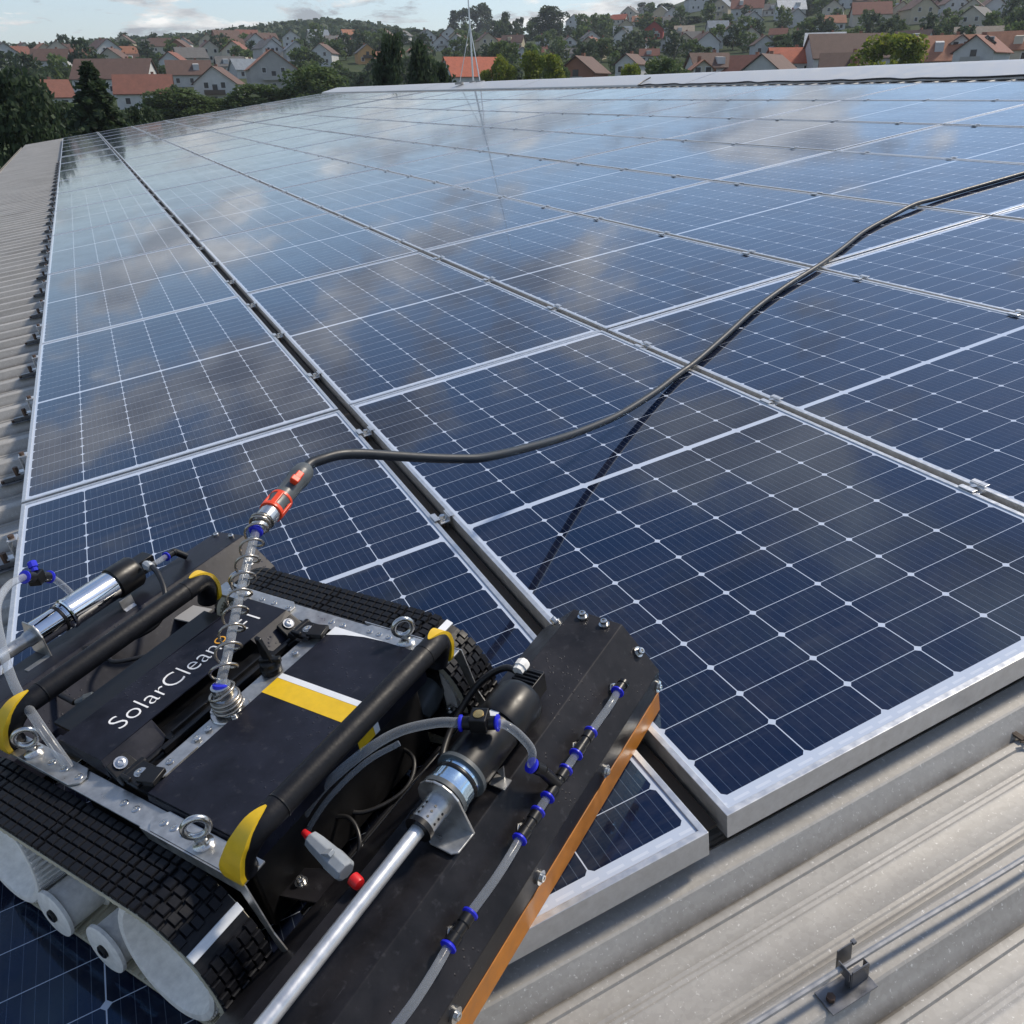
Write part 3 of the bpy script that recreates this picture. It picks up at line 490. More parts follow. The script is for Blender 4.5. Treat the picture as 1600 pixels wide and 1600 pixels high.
# lightning rod on the ridge
base = ROOF @ Vector((21.3, -9.84, .01))
lr = empty('lightning_rod', Matrix.Translation(base) @ Matrix.Rotation(R(2.2), 4, Vector((math.cos(R(-25)), math.sin(R(-25)), 0)).normalized() * -1)); tag(lr, 'tall thin lightning rod standing on a three legged base on the roof ridge', 'lightning rod')
b = MB(); b.tube([(0, 0, 0), (0, 0, 1.3), (0, 0, 2.2), (0, 0, 4.4)], .02, 8, rs=[.024, .022, .012, .007]); b.build('rod', 'aluminium', lr, 40)
for k, an in enumerate((65, 185, 305)):
    d = Vector((math.cos(R(an)), math.sin(R(an)), 0)); b = MB(); b.cyl(d * .34 + Vector((0, 0, .02)), (0, 0, 1.25), .009, 6); b.build('leg', 'aluminium', lr, 40)
    b = MB(); b.cyl(d * .36 + Vector((0, 0, -.03)), d * .36 + Vector((0, 0, .025)), .11, 14); b.build('foot', 'wall_a', lr, 30)
b = MB(); b.cyl((0, 0, -.03), (0, 0, .03), .10, 14); b.build('base', 'wall_a', lr, 30)
# twig on the bare sheet
b = MB(); b.tube([(-.012, 0, 0), (0, .004, .004), (.015, .002, .002), (.03, .008, .003)], .0028, 6); b.tube([(0, .004, .004), (.006, .016, .006)], .002, 5); b.box((.018, .004, .003), (.02, .010, .004))
tw = b.build('twig', 'bark', None, 40, M=roofM(-.065, 1.66, -.112)); tag(tw, 'small dark bit of twig lying on the bare roof sheet at the right edge', 'twig')
# ------------------------------------------------------------------ village houses
hsz = {}
def house_mesh(wd, dp, hw, rh, kind):
    """X = depth away from viewer, Y = width across the view; kind g: gable faces viewer, s: eave faces viewer"""
    w = MB(); r = MB(); ov = .45; th = .16; x, y = dp / 2, wd / 2
    if kind == 'g':
        for xx in (-x, x): w.v += [(xx, -y, -9), (xx, y, -9), (xx, y, hw), (xx, 0, hw + rh), (xx, -y, hw)]
        w.f = [(0, 1, 2, 3, 4), (9, 8, 7, 6, 5), (0, 5, 6, 1), (1, 6, 7, 2), (4, 9, 5, 0)]
        k = rh / y
        for s in (1, -1):
            A = (-x - ov, s * (y + ov), hw - ov * k + .05); B = (-x - ov, 0, hw + rh + .05); P = [A, B, (x + ov, 0, B[2]), (x + ov, A[1], A[2])]; r.poly(P, th, (0, 0, 1))
    else:
        for yy in (-y, y): w.v += [(-x, yy, -9), (x, yy, -9), (x, yy, hw), (0, yy, hw + rh), (-x, yy, hw)]
        w.f = [(0, 1, 2, 3, 4), (9, 8, 7, 6, 5), (0, 5, 6, 1), (1, 6, 7, 2), (4, 9, 5, 0)]
        k = rh / x
        for s in (1, -1):
            A = (s * (x + ov), -y - ov, hw - ov * k + .05); B = (0, -y - ov, hw + rh + .05); P = [A, B, (0, y + ov, B[2]), (A[0], y + ov, A[2])]; r.poly(P, th, (0, 0, 1))
    return w, r
HN = {'w': 'white', 'c': 'cream', 'b': 'brick', 'a': 'grey', 'o': 'orange', 'e': 'beige', 'R': 'red', 'y': 'yellow', 'p': 'pink'}
RN = {'r': 'dark red', 'n': 'brown', 'o': 'terracotta', 'O': 'bright orange', 'g': 'grey', 's': 'blue grey', 'e': 'beige', 'W': 'white'}
def zone(px):
    for lim, nm in ((110, 'left of the dark conifer'), (320, 'between dark conifer and white gabled house'), (585, 'between white gabled house and cedars'), (800, 'behind the lightning rod'), (1000, 'just right of the hilltop trees'), (1200, 'on the right hillside, left part'), (1400, 'on the right hillside, middle part'), (1700, 'by the right edge')):
        if px < lim: return nm
zc_ = {}
# the rest of the village: small houses packed up the slopes
q_ = random.Random(41); taken = [pol(h[0], h[1]) for h in HOUSES]; k_ = 0
while k_ < 1500 and len(HOUSES) < 200:
    k_ += 1; az = q_.uniform(-57, -30) if q_.random() < .72 else q_.uniform(-24, 4); r = q_.uniform(330, 760) if az < -30 else q_.uniform(330, 560)
    w = q_.uniform(6.8, 9.4); P = pol(az, r)
    if any((P - t__).length < 14 for t__ in taken): continue
    if any(abs(az - h[0]) < math.degrees((h[3] + w) * .42 / r) and h[1] - 30 < r < h[1] for h in HOUSES): continue
    taken.append(P); px = 800 - 1315 * math.tan(R(az + 25.06)) * 1.03
    HOUSES.append((az, r, ground(az, r), w, q_.choice('ggs'), q_.choice('wwwwcceeab'), q_.choice('nnnrrggoes'), int(px)))
zc_ = {}
for (az, r, z, w, kd, wa, ro, px) in sorted(HOUSES, key=lambda h: h[7]):
    zn = zone(px); zc_[zn] = zc_.get(zn, 0) + 1
    h = empty('house', Matrix.Translation(pol(az, r, z)) @ Matrix.Rotation(R(az + rng.uniform(-24, 24)), 4, 'Z'))
    lab = '%s house, %s roof, %s from left %s' % (HN[wa], RN[ro], ORD[zc_[zn]], zn)
    tag(h, lab, 'house', 'houses of the village beyond the roof')
    if kd == 'g': hw = min(w * .50, 5.6); rh = w * .36; dp = w * 1.15
    else: hw = min(w * .30, 4.2); rh = min(w * .30, 4.4); dp = w * .68
    wm, rm = house_mesh(w, dp, hw, rh, kd)
    wo = wm.build('wall', 'wall_' + wa, h, 0); rf = rm.build('roof', 'roof_' + ro, h, 0)
    # windows facing the roof we stand on, and on the side
    fx_ = -dp / 2; ww_, wh_ = .95, 1.15
    pos = []
    if kd == 'g':
        for yy in ((-.26, .26) if w < 8 else (-.28, .02, .28)): pos.append((yy * w, 1.5))
        if hw > 4: 
            for yy in (-.2, .2): pos.append((yy * w, hw - .35))
    else:
        for yy in (-.32, -.02, .3): pos.append((yy * w, min(hw - 1.3, 1.9)))
    for (yy, zz) in pos:
        b = MB(); b.box((fx_ - .03, yy, zz), (.10, ww_ + .3, wh_ + .3)); fo = b.build('window', 'window_frame', h, 0)
        b = MB(); b.box((fx_ - .07, yy, zz), (.06, ww_, wh_)); b.build('pane', 'window_dark', fo, 0)
    if kd == 'g' and w > 6 and rng.random() < .4:
        b = MB(); b.box((fx_ - .55, 0, hw * .52), (1.1, w * .5, .14)); b.box((fx_ - 1.07, 0, hw * .52 + .5), (.06, w * .5, .9)); b.build('balcony', rng.choice(('wall_c', 'bark', 'wall_a')), h, 0)
        b = MB(); b.box((fx_ - .03, 0, hw * .52 + 1.1), (.08, 1.1, 2.0)); b.build('balcony_door', 'window_dark', h, 0)
    if kd == 's' and rng.random() < .45:
        dxx = -dp * .27; b = MB(); yy = w * rng.uniform(-.25, .25)
        b.prism([(dxx - .9, hw), (dxx - .9, hw + rh * .72), (dxx + 1.4, hw + rh * .80), (dxx + 1.4, hw)], yy - .8, yy + .8); dm_ = b.build('dormer', 'wall_' + wa, rf, 0)
    cy_ = w * rng.choice((-.18, .2)); b = MB(); b.box((.6, cy_ if kd == 's' else .3, hw + rh * .95), (.5, .6, 1.7)); b.build('chimney', 'wall_b', rf, 0)
# ------------------------------------------------------------------ trees
def crown_mesh(name, kind, nq, leaf, seed):
    q = random.Random(seed); b = MB(); cl = []
    def quad(p, s, nrm=None):
        n_ = nrm or Vector((q.gauss(0, 1), q.gauss(0, 1), q.gauss(.3, 1))).normalized(); t1 = n_.orthogonal().normalized(); t1.rotate(Matrix.Rotation(q.uniform(0, 6.28), 3, n_)); t2 = n_.cross(t1)
        s1, s2 = s * q.uniform(.6, 1.3), s * q.uniform(.35, .8); i = len(b.v)
        b.v += [tuple(p - t1 * s1 - t2 * s2 * .4), tuple(p + t1 * s1 * .2 - t2 * s2), tuple(p + t1 * s1 + t2 * s2 * .3), tuple(p - t1 * s1 * .1 + t2 * s2)]; b.f.append((i, i + 1, i + 2, i + 3))
    if kind == 'round':
        for k in range(34):
            th_ = q.uniform(0, 6.283); zz = q.uniform(.12, .92); rad = .40 * math.sqrt(max(0, 1 - ((zz - .48) / .5) ** 2)) * q.uniform(.45, 1.05)
            cl.append((Vector((rad * math.cos(th_), rad * math.sin(th_), zz)), q.uniform(.08, .17)))
        for k in range(nq):
            c, rr_ = q.choice(cl); d = Vector((q.gauss(0, 1), q.gauss(0, 1), q.gauss(.25, 1))).normalized(); quad(c + d * rr_ * q.uniform(.72, 1.08), leaf)
    elif kind == 'cone':
        for k in range(nq):
            zz = q.random() ** 1.35 * .98; lay = math.floor(zz * 13) / 13; fr_ = (zz * 13) % 1
            an = q.uniform(0, 6.283); lob = .72 + .28 * math.cos(an * 7 + lay * 40) ; rad = .5 * (1 - zz) ** .8 * (1.05 - .5 * fr_) * lob * math.sqrt(q.uniform(.25, 1))
            quad(Vector((rad * math.cos(an), rad * math.sin(an), zz + .01 - rad * .12)), leaf, Vector((q.gauss(0, .5), q.gauss(0, .5), 1)).normalized() if q.random() < .5 else None)
    elif kind == 'droop':
        arms = [(q.uniform(0, 6.28), q.uniform(.15, .5), q.uniform(.25, 1.0)) for _ in range(46)]
        for k in range(nq):
            an, L_, zt = q.choice(arms); L_ *= (1.15 - zt) * 1.2 if zt > .5 else .95; t_ = q.random(); rad = L_ * t_; dropz = q.uniform(0, .20) * (t_ + .2)
            quad(Vector((rad * math.cos(an) + q.gauss(0, .025), rad * math.sin(an) + q.gauss(0, .025), max(.0, zt * .97 + .05 * t_ - dropz))), leaf, Vector((q.gauss(0, 1), q.gauss(0, 1), q.gauss(0, .25))).normalized())
    me = bpy.data.meshes.new(name); me.from_pydata(b.v, [], b.f); return me
def trunk_mesh():
    b = MB(); b.tube([(0, 0, -.25), (.01, 0, .1), (-.01, .01, .4), (.01, 0, .8)], .03, 8, rs=[.055, .04, .028, .008])
    for k, an in enumerate((0, 1.3, 2.5, 3.6, 4.8, 5.6)): b.tube([(0, 0, .22 + .06 * k), (.14 * math.cos(an), .14 * math.sin(an), .36 + .06 * k), (.26 * math.cos(an), .26 * math.sin(an), .5 + .06 * k)], .012, 5, rs=[.018, .011, .004])
    me = bpy.data.meshes.new('trunk'); me.from_pydata(b.v, [], b.f); me.materials.append(MATS['bark']); return me
TRK = trunk_mesh()
CR = {}
def crown(kind, m, nq, leaf, seed):
    k = (kind, m, nq, leaf, seed)
    if k not in CR: me = crown_mesh('crown', kind, nq, leaf, seed); me.materials.append(MATS[m]); CR[k] = me
    return CR[k]
def tree(name, P, H, W, me, label, group=None, crown0=.12, rot=0):
    t_ = empty(name, Matrix.Translation(P) @ Matrix.Rotation(rot, 4, 'Z'))
    tag(t_, label, 'tree', group)
    c = bpy.data.objects.new('crown', me); COL.objects.link(c); c.parent = t_; c.location = (0, 0, H * crown0); c.scale = (W, W, H * (1 - crown0))
    k = bpy.data.objects.new('trunk', TRK); COL.objects.link(k); k.parent = t_; k.scale = (min(W, H * .6), min(W, H * .6), H * .85)
    return t_
TL = {135: 'dark conical conifer rising above the left end of the roof', 607: 'tall dark drooping cedar, left one of the pair above the ridge', 655: 'tall dark drooping cedar, right one of the pair above the ridge', 690: 'low dark drooping cedar right of the tall pair', 10: 'big dark leafy tree at the left picture edge beside the roof', 62: 'dark bushy tree between the left edge tree and the conifer', 1402: 'yellow green round tree before the brown roofs on the right', 846: 'wide bright yellow green tree just above the ridge, right of the rod', 785: 'bright yellow green tree right beside the lightning rod', 861: 'largest round dark tree of the hilltop row, its right end', 720: 'dark round hilltop tree just left of the lightning rod top', 750: 'tall dark hilltop tree just right of the lightning rod top'}
WORD = {'b': 'green leafy tree', 'k': 'dark green bushy tree', 'y': 'yellow green leafy tree', 'h': 'dark distant tree on the hill', 'c': 'conifer', 'd': 'cedar'}
cnt = {}
for i, (az, r, zt, zb, w, kd, px) in enumerate(sorted(TREES, key=lambda q: q[6])):
    g = ground(az, r) - .3; P = pol(az, r, g); H = zt - g; s = 31 + i % 3
    if kd == 'c': me = crown('cone', 'leaf_dark', 9000, .026, 5); W = w * 2.9; c0 = .02; nm = 'conifer'
    elif kd == 'd': me = crown('droop', 'leaf_dark', 9000, .022, 60 + i % 3); W = w * 2.7; c0 = .03; nm = 'cedar'
    elif kd == 'k': me = crown('round', 'leaf_dark', 6500, .028, s); W = w * 1.15; c0 = .1; nm = 'broadleaf_tree'
    elif kd == 'y': me = crown('round', 'leaf_yellow', 6000, .030, s); W = w * 1.1; c0 = .2; nm = 'broadleaf_tree'
    elif kd == 'b': me = crown('round', 'leaf_mid', 5000, .032, s); W = w * 1.1; c0 = .15; nm = 'broadleaf_tree'
    else: me = crown('round', 'leaf_dark', 2200, .045, s); W = w * 1.05; c0 = .05; nm = 'broadleaf_tree'
    if px in TL: lab = TL[px]
    else:
        zn = zone(px); cnt[(kd, zn)] = cnt.get((kd, zn), 0) + 1; lab = '%s, %s from left %s' % (WORD[kd], ORD[cnt[(kd, zn)]], zn)
    tree(nm, P, H, W, me, lab, None, c0, i * 1.1)
small = [crown('round', 'leaf_mid', 420, .085, 80), crown('round', 'leaf_dark', 420, .085, 81), crown('round', 'leaf_hill', 420, .085, 82), crown('round', 'leaf_mid', 420, .085, 83)]
hp = [pol(h[0], h[1]) for h in HOUSES]; n = 0; tries = 0
while n < 290 and tries < 12000:
    tries += 1; az = rng.uniform(-57, 6); r = rng.triangular(150, 640, 330); P = pol(az, r)
    if any((P.xy - q.xy).length < 9 for q in hp): continue
    # keep the lines of sight to the house fronts open
    bad = False
    for h in HOUSES:
        if abs(az - h[0]) < math.degrees((h[3] * .5 + 1.5) / h[1]) and h[1] - (75 if r < 260 else (10 if az < -28 else 22)) < r < h[1]: bad = True; break
    if bad: continue
    g = ground(az, r) - .3; W = rng.uniform(3.8, 7.0) * (1 + r / 1200); H = W * rng.uniform(.75, 1.15)
    tree('broadleaf_tree', pol(az, r, g), H, W, rng.choice(small), 'small green tree among the distant village houses', 'small trees between the village houses', .06, rng.uniform(0, 6)); n += 1
# far wooded ridge, one mass
b = MB(); q = random.Random(3)
for k in range(2600):
    az = q.uniform(-24, 7); r = q.uniform(600, 1000)
    c = pol(az, r, ground(az, r) - .5); s = q.uniform(3.5, 6.5)
    for j in range(11):
        d = Vector((q.gauss(0, 1), q.gauss(0, 1), q.gauss(.2, .8))).normalized(); p = c + d * s * q.uniform(.5, .95); n_ = (d + Vector((q.gauss(0, .5), q.gauss(0, .5), q.gauss(0, .5)))).normalized(); t1 = n_.orthogonal().normalized(); t2 = n_.cross(t1); z_ = s * q.uniform(.3, .5); i = len(b.v)
        b.v += [tuple(p - t1 * z_), tuple(p - t2 * z_), tuple(p + t1 * z_), tuple(p + t2 * z_)]; b.f.append((i, i + 1, i + 2, i + 3))
me = bpy.data.meshes.new('forest'); me.from_pydata(b.v, [], b.f); me.materials.append(MATS['leaf_hill']); fo = bpy.data.objects.new('forest', me); COL.objects.link(fo)
tag(fo, 'distant wooded hill ridge on the left horizon', 'forest', kind='stuff')
# ------------------------------------------------------------------ the tracked cleaning robot
# local frame: X towards the far brush, Y along the brushes (to the left), Z off the glass
RB = ROOF @ Matrix.Translation((.42, -.42, 0)) @ Matrix.Rotation(R(33.2), 4, 'Z')
rob = tag(empty('cleaning_robot', RB), 'black tracked solar panel cleaning robot with two brush housings and yellow handle caps', 'cleaning robot')
YC = -.037
V = Vector
def bolt_at(b, p, n, r=.006, h=.005):
    p = V(p); n = V(n).normalized(); b.cyl(p, p + n * h * .35, r * 1.5, 14); b.lathe(p + n * h * .3, p + n * h * 1.3, [(0, r), (h * .8, r), (h, r * .8), (h, r * .45), (h * .5, r * .4)], 12)
def rivet(p, parent, r=.0056):
    b = MB(); p = V(p); b.lathe(p, p + V((0, 0, 1)), [(0, r), (.0008, r), (.0014, r * .8), (.0014, r * .42), (.0004, r * .36)], 12); b.build('rivet', 'steel', parent, 30)
# ---- tracks
WX0, WX1, WZ, WR = -.190, .190, .117, .098
def belt_path(rad, n=22):
    P = []
    for k in range(n + 1): a = math.pi * (.5 + k / n); P.append((WX0 + rad * math.cos(a), WZ + rad * math.sin(a)))
    for k in range(n + 1): a = math.pi * (1.5 + k / n); P.append((WX1 + rad * math.cos(a), WZ + rad * math.sin(a)))
    return P
def belt_at(s, rad):
    """point and outward normal at arc length s of the belt line (radius .1045), offset to rad; starts on top above the front wheel"""
    R0 = .1045; Ls = WX1 - WX0; C_ = math.pi * R0; T_ = 2 * Ls + 2 * C_; s %= T_
    if s < C_: a = math.pi / 2 + s / R0; return (WX0 + rad * math.cos(a), WZ + rad * math.sin(a)), (math.cos(a), math.sin(a))
    s -= C_
    if s < Ls: return (WX0 + s, WZ - rad), (0, -1)
    s -= Ls
    if s < C_: a = -math.pi / 2 + s / R0; return (WX1 + rad * math.cos(a), WZ + rad * math.sin(a)), (math.cos(a), math.sin(a))
    s -= C_; return (WX1 - s, WZ + rad), (0, 1)
def make_track(y0, y1, sign, strip_s):
    """y0..y1 belt span; sign +1: outboard side is +Y"""
    r_in, r_out = .100, .109
    b = MB(); n = 132; T_ = 2 * (WX1 - WX0) + 2 * math.pi * .1045
    S = [T_ * k / n for k in range(n)]; pin = []; pout = []
    for s in S:
        (x, z), (nx, nz) = belt_at(s, .1045); pin.append((x - nx * .0045, z - nz * .0045)); pout.append((x + nx * .0045, z + nz * .0045))
    for k in range(n): b.v += [(pin[k][0], y0, pin[k][1]), (pin[k][0], y1, pin[k][1]), (pout[k][0], y1, pout[k][1]), (pout[k][0], y0, pout[k][1])]
    for k in range(n):
        a = 4 * k; c = 4 * ((k + 1) % n); b.f += [(a, a + 1, c + 1, c), (a + 1, a + 2, c + 2, c + 1), (a + 2, a + 3, c + 3, c + 2), (a + 3, a, c, c + 3)]
    tr = b.build('rubber_track', 'belt_cream', rob, 50)
    # inner teeth of the belt
    b = MB(); nt = 104
    for k in range(nt):
        (x, z), (nx, nz) = belt_at(T_ * k / nt, .1045); c = V((x - nx * .0060, (y0 + y1) / 2, z - nz * .0060)); ang = math.atan2(nx, nz)
        b.box(c, (.0058, (y1 - y0) - .001, .0042), Matrix.Rotation(ang, 3, 'Y'))
    b.build('belt_teeth', 'belt_cream', tr, 0)
    # tread blocks
    b = MB(); q = random.Random(5); pitch = T_ / 84
    for k in range(84):
        s = k * pitch; strip = abs(((s - strip_s + T_ / 2) % T_) - T_ / 2) < pitch * .8
        if strip: continue
        (x, z), (nx, nz) = belt_at(s, .1105); ang = math.atan2(nx, nz)
        m6 = 6; wdt = (y1 - y0) / m6; stag = .0
        for j in range(m6):
            yy = y0 + wdt * (j + .5); ds = (.0028 if (j % 2) else -.0008)
            (x2, z2), (n2, m2) = belt_at(s + ds, .1125); a2 = math.atan2(n2, m2)
            i0 = len(b.v); l, w_, h = pitch * (.30 if k % 9 == 0 else .435), wdt * .45, .0045
            Rm = Matrix.Rotation(a2, 3, 'Y'); c = V((x2, yy, z2))
            lo = [(-l, -w_, -h), (l, -w_, -h), (l, w_, -h), (-l, w_, -h)]; hi = [(-l * .84, -w_ * .84, h), (l * .84, -w_ * .84, h), (l * .84, w_ * .84, h), (-l * .84, w_ * .84, h)]; ml = [(-l, -w_, h * .55), (l, -w_, h * .55), (l, w_, h * .55), (-l, w_, h * .55)]
            b.v += [tuple(c + Rm @ V(p)) for p in lo + ml + hi]
            b.f += [(i0 + e, i0 + (e + 1) % 4, i0 + 4 + (e + 1) % 4, i0 + 4 + e) for e in range(4)] + [(i0 + 4 + e, i0 + 4 + (e + 1) % 4, i0 + 8 + (e + 1) % 4, i0 + 8 + e) for e in range(4)] + [(i0 + 8, i0 + 9, i0 + 10, i0 + 11)]
    # rubber skin under the blocks
    for k in range(n):
        (x, z), (nx, nz) = belt_at(S[k], .1092); (x2, z2), (n2, m2) = belt_at(S[(k + 1) % n], .1092)
        i0 = len(b.v); e = .0015; b.v += [(x, y0 + e, z), (x2, y0 + e, z2), (x2, y1 - e, z2), (x, y1 - e, z)]; b.f.append((i0, i0 + 1, i0 + 2, i0 + 3))
        i0 = len(b.v); 
        for yy in (y0 + e, y1 - e):
            b.v += [(x, yy, z), (x2, yy, z2), (x2 + n2 * .0028, yy, z2 + m2 * .0028), (x + nx * .0028, yy, z + nz * .0028)]
        b.f += [(i0, i0 + 1, i0 + 2, i0 + 3), (i0 + 4, i0 + 5, i0 + 6, i0 + 7)]
        i0 = len(b.v); b.v += [(x + nx * .0028, y0 + e, z + nz * .0028), (x2 + n2 * .0028, y0 + e, z2 + m2 * .0028), (x2 + n2 * .0028, y1 - e, z2 + m2 * .0028), (x + nx * .0028, y1 - e, z + nz * .0028)]; b.f.append((i0, i0 + 1, i0 + 2, i0 + 3))
    b.build('tread', 'black_rubber', tr, 20)
    (x, z), (nx, nz) = belt_at(strip_s, .1145); b = MB(); b.box((x, (y0 + y1) / 2, z), (.0125, (y1 - y0) - .002, .004), Matrix.Rotation(math.atan2(nx, nz), 3, 'Y')); b.build('splice_strip', 'white_paint', tr, 0, .0008)
    yo = (y1 if sign > 0 else y0); yi = (y0 if sign > 0 else y1)
    for cx in (WX0, WX1):
        b = MB(); cant = V((0, .990, .139)) if sign > 0 else V((0, -1, 0))
        a = V((cx, yo - sign * .012, WZ)); d = cant
        prof = [(-.060, .082), (-.010, .084), (.001, .0875), (.0055, .0895), (.0075, .0890), (.0080, .0870), (.0070, .0800), (.000, .0765), (-.020, .0725), (-.036, .066), (-.044, .054), (-.045, .030), (-.041, .027), (-.041, .0)]
        b.lathe(a, a + d, prof, 56); 
        for k in range(56):
            an = 2 * math.pi * k / 56; up = d.orthogonal().normalized(); bb_ = d.cross(up); rd_ = up * math.cos(an) + bb_ * math.sin(an); c = a + rd_ * .0885 - d * .026; b.box(c, (.0058, .0042, .062), Matrix((rd_, d.cross(rd_), d)).transposed())
        b.build('drive_pulley', 'white_plastic', tr, 45)
    for cx in (-.043, .078):
        b = MB(); a = V((cx, yo - sign * .058, .049)); d = V((0, sign, .12 if sign > 0 else 0)).normalized()
        b.lathe(a, a + d, [(0, .039), (.004, .039), (.006, .033), (.058, .033), (.060, .039), (.065, .0385), (.066, .036), (.066, .012)], 40); rl = b.build('roller', 'white_plastic', tr, 40)
        b = MB(); b.lathe(a + d * .060, a + d, [(0, .010), (.0095, .010), (.0105, .0085), (.0105, .0045), (.006, .004)], 16); b.build('axle_bolt', 'black_plastic', rl, 30)
    # dark side plate behind the wheels
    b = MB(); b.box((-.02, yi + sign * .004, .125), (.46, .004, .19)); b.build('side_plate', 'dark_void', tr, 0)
    return tr
make_track(YC + .224, YC + .304, 1, .092)
make_track(YC - .306, YC - .226, -1, .038)
# ---- chassis
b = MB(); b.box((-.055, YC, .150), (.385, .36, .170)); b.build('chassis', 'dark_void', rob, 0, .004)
b = MB(); b.box((-.030, YC, .238), (.46, .30, .006)); b.build('inner_tray', 'black_plastic', rob, 0)
def rail(y, sg):
    b = MB(); b.poly([(-.300, y - .016, .2475), (.215, y - .016, .2475), (.215, y + .016, .2475), (-.300, y + .016, .2475)], .003); r_ = b.build('side_rail', 'rail_steel', rob, 0, .0006)
    for (xa, xb) in ((-.312, -.125), (.030, .218)):
        P = [(xa, y - .0165), (xb - .012, y - .0165), (xb, y - .006), (xb, y + .006), (xb - .012, y + .0165), (xa, y + .0165)] if xa < 0 else [(xb, y + .0165), (xa + .012, y + .0165), (xa, y + .006), (xa, y - .006), (xa + .012, y - .0165), (xb, y - .0165)]
        b = MB(); b.poly([(p[0], p[1], .2518) for p in P], .0035); b.build('end_plate', 'rail_steel', r_, 0, .0008)
    for x in (-.290, -.185, -.165, -.145, -.085, -.060, .04, .075, .105, .185): rivet((x, y, .2518 if (x < -.125 or x > .03) else .2475), r_)
    for x in (-.222, .150):
        b = MB(); b.lathe((x, y, .2518), (x, y, 1), [(0, .013), (.003, .0132), (.006, .009), (.012, .0075), (.014, .0085)], 20); b.torus((x, y, .2518 + .031), (.78, -.62, 0), .0150, .0044, 30, 10); b.build('eyebolt', 'steel', r_, 50)
    # bent guard lip that runs down past the belt
    b = MB(); yy = y + sg * .0175; pts = [(-.300, .247), (-.10, .247), (-.10, .236), (-.30, .222)]; i0 = 0
    b.poly([(-.315, yy, .252), (-.12, yy, .252), (-.13, yy, .236), (-.300, yy, .232), (-.345, yy, .15), (-.362, yy, .06), (-.355, yy, .06), (-.335, yy, .16)], .0018, (0, sg, 0)); b.build('guard_lip', 'rail_steel', r_, 0)
rail(.171, 1); rail(-.243, -1)
b = MB(); b.poly([(.300, -.262, .165), (.300, -.215, .165), (.435, -.240, .125), (.430, -.288, .125)], .003); b.build('front_plate', 'wall_a', rob, 0, .0006)
# ---- battery deck with folded sides and stripes
b = MB(); x0, x1, ya, yb, z = -.268, -.088, .150, -.226, .2585
b.poly([(x0, ya, z), (x0, yb, z), (x1, yb, z), (x1, ya, z)], .0022); b.poly([(x0, ya, z - .0022), (x1, ya, z - .0022), (x1 - .003, ya + .0045, z - .018), (x0 + .01, ya + .0045, z - .018)], .0015, (0, 1, 0)); b.box((x0 - .0005, (ya + yb) / 2, z - .026), (.002, ya - yb - .01, .048)); b.box((x1 - .002, (ya + yb) / 2, z - .010), (.002, ya - yb - .01, .015))
dk = b.build('deck_plate', 'powder_black', rob, 0, .0008)
def deck_strip(ya_, yb_, m, nm, sh=.0):
    b = MB(); b.poly([(x0, ya_ + sh, z + .0005), (x0, yb_ + sh, z + .0005), (x1, yb_, z + .0005), (x1, ya_, z + .0005)], .0004); b.build(nm, m, dk, 0)
    b = MB(); b.box((x0 - .0018, (ya_ + yb_) / 2 + sh, z - .027), (.0006, abs(yb_ - ya_), .040)); b.build(nm, m, dk, 0)
deck_strip(-.058, -.092, 'yellow_paint', 'yellow_stripe'); deck_strip(-.0925, -.103, 'white_paint', 'white_stripe')
b = MB(); P = [(x1, -.203), (x1, -.2255), (x0 + .075, -.2255), (x1 - .065, -.222), (x1 - .03, -.214)]; b.poly([(p[0], p[1], z + .0005) for p in P], .0004); b.build('white_patch', 'white_paint', dk, 0)
# middle strip with socket for the water line
b = MB(); b.poly([(-.084, .118, .2535), (-.084, -.205, .2535), (-.052, -.205, .2535), (-.052, .118, .2535)], .003); ms_ = b.build('centre_strip', 'rail_steel', rob, 0, .0006)
b = MB(); b.poly([(-.082, .122, .2560), (-.082, .060, .2560), (-.056, .060, .2560), (-.056, .122, .2560)], .002); b.build('name_plate', 'rail_steel', ms_, 0, .0004)
for y in (.098, .050, .030, -.150): rivet((-.068, y, .2565), ms_)
# ---- hinged cover with the lettering
zt = .270
b = MB(); b.poly([(.116, .144, zt), (.108, -.219, zt), (.014, -.219, zt), (.014, -.140, zt), (.014, -.128, zt), (.016, .050, zt), (.016, .060, zt), (.014, .144, zt)], .002)
b.poly([(.0138, .144, zt), (.0138, .060, zt), (-.010, .062, .2490), (-.013, .074, .2450), (-.013, .150, .2450), (-.006, .150, .2490)], .0018, (-.6, 0, -.8))
b.poly([(.0138, -.136, zt), (.0138, -.219, zt), (-.006, -.224, .2490), (-.013, -.224, .2450), (-.016, -.150, .2450), (-.012, -.138, .2490)], .0018, (-.6, 0, -.8))
b.poly([(.116, .1455, zt), (.014, .1455, zt), (-.006, .1515, .250), (.116, .1495, .262)], .0015, (0, -1, 0))
b.box((.1155, -.037, .258), (.002, .355, .022))
cv = b.build('cover', 'powder_black', rob, 0, .0008)
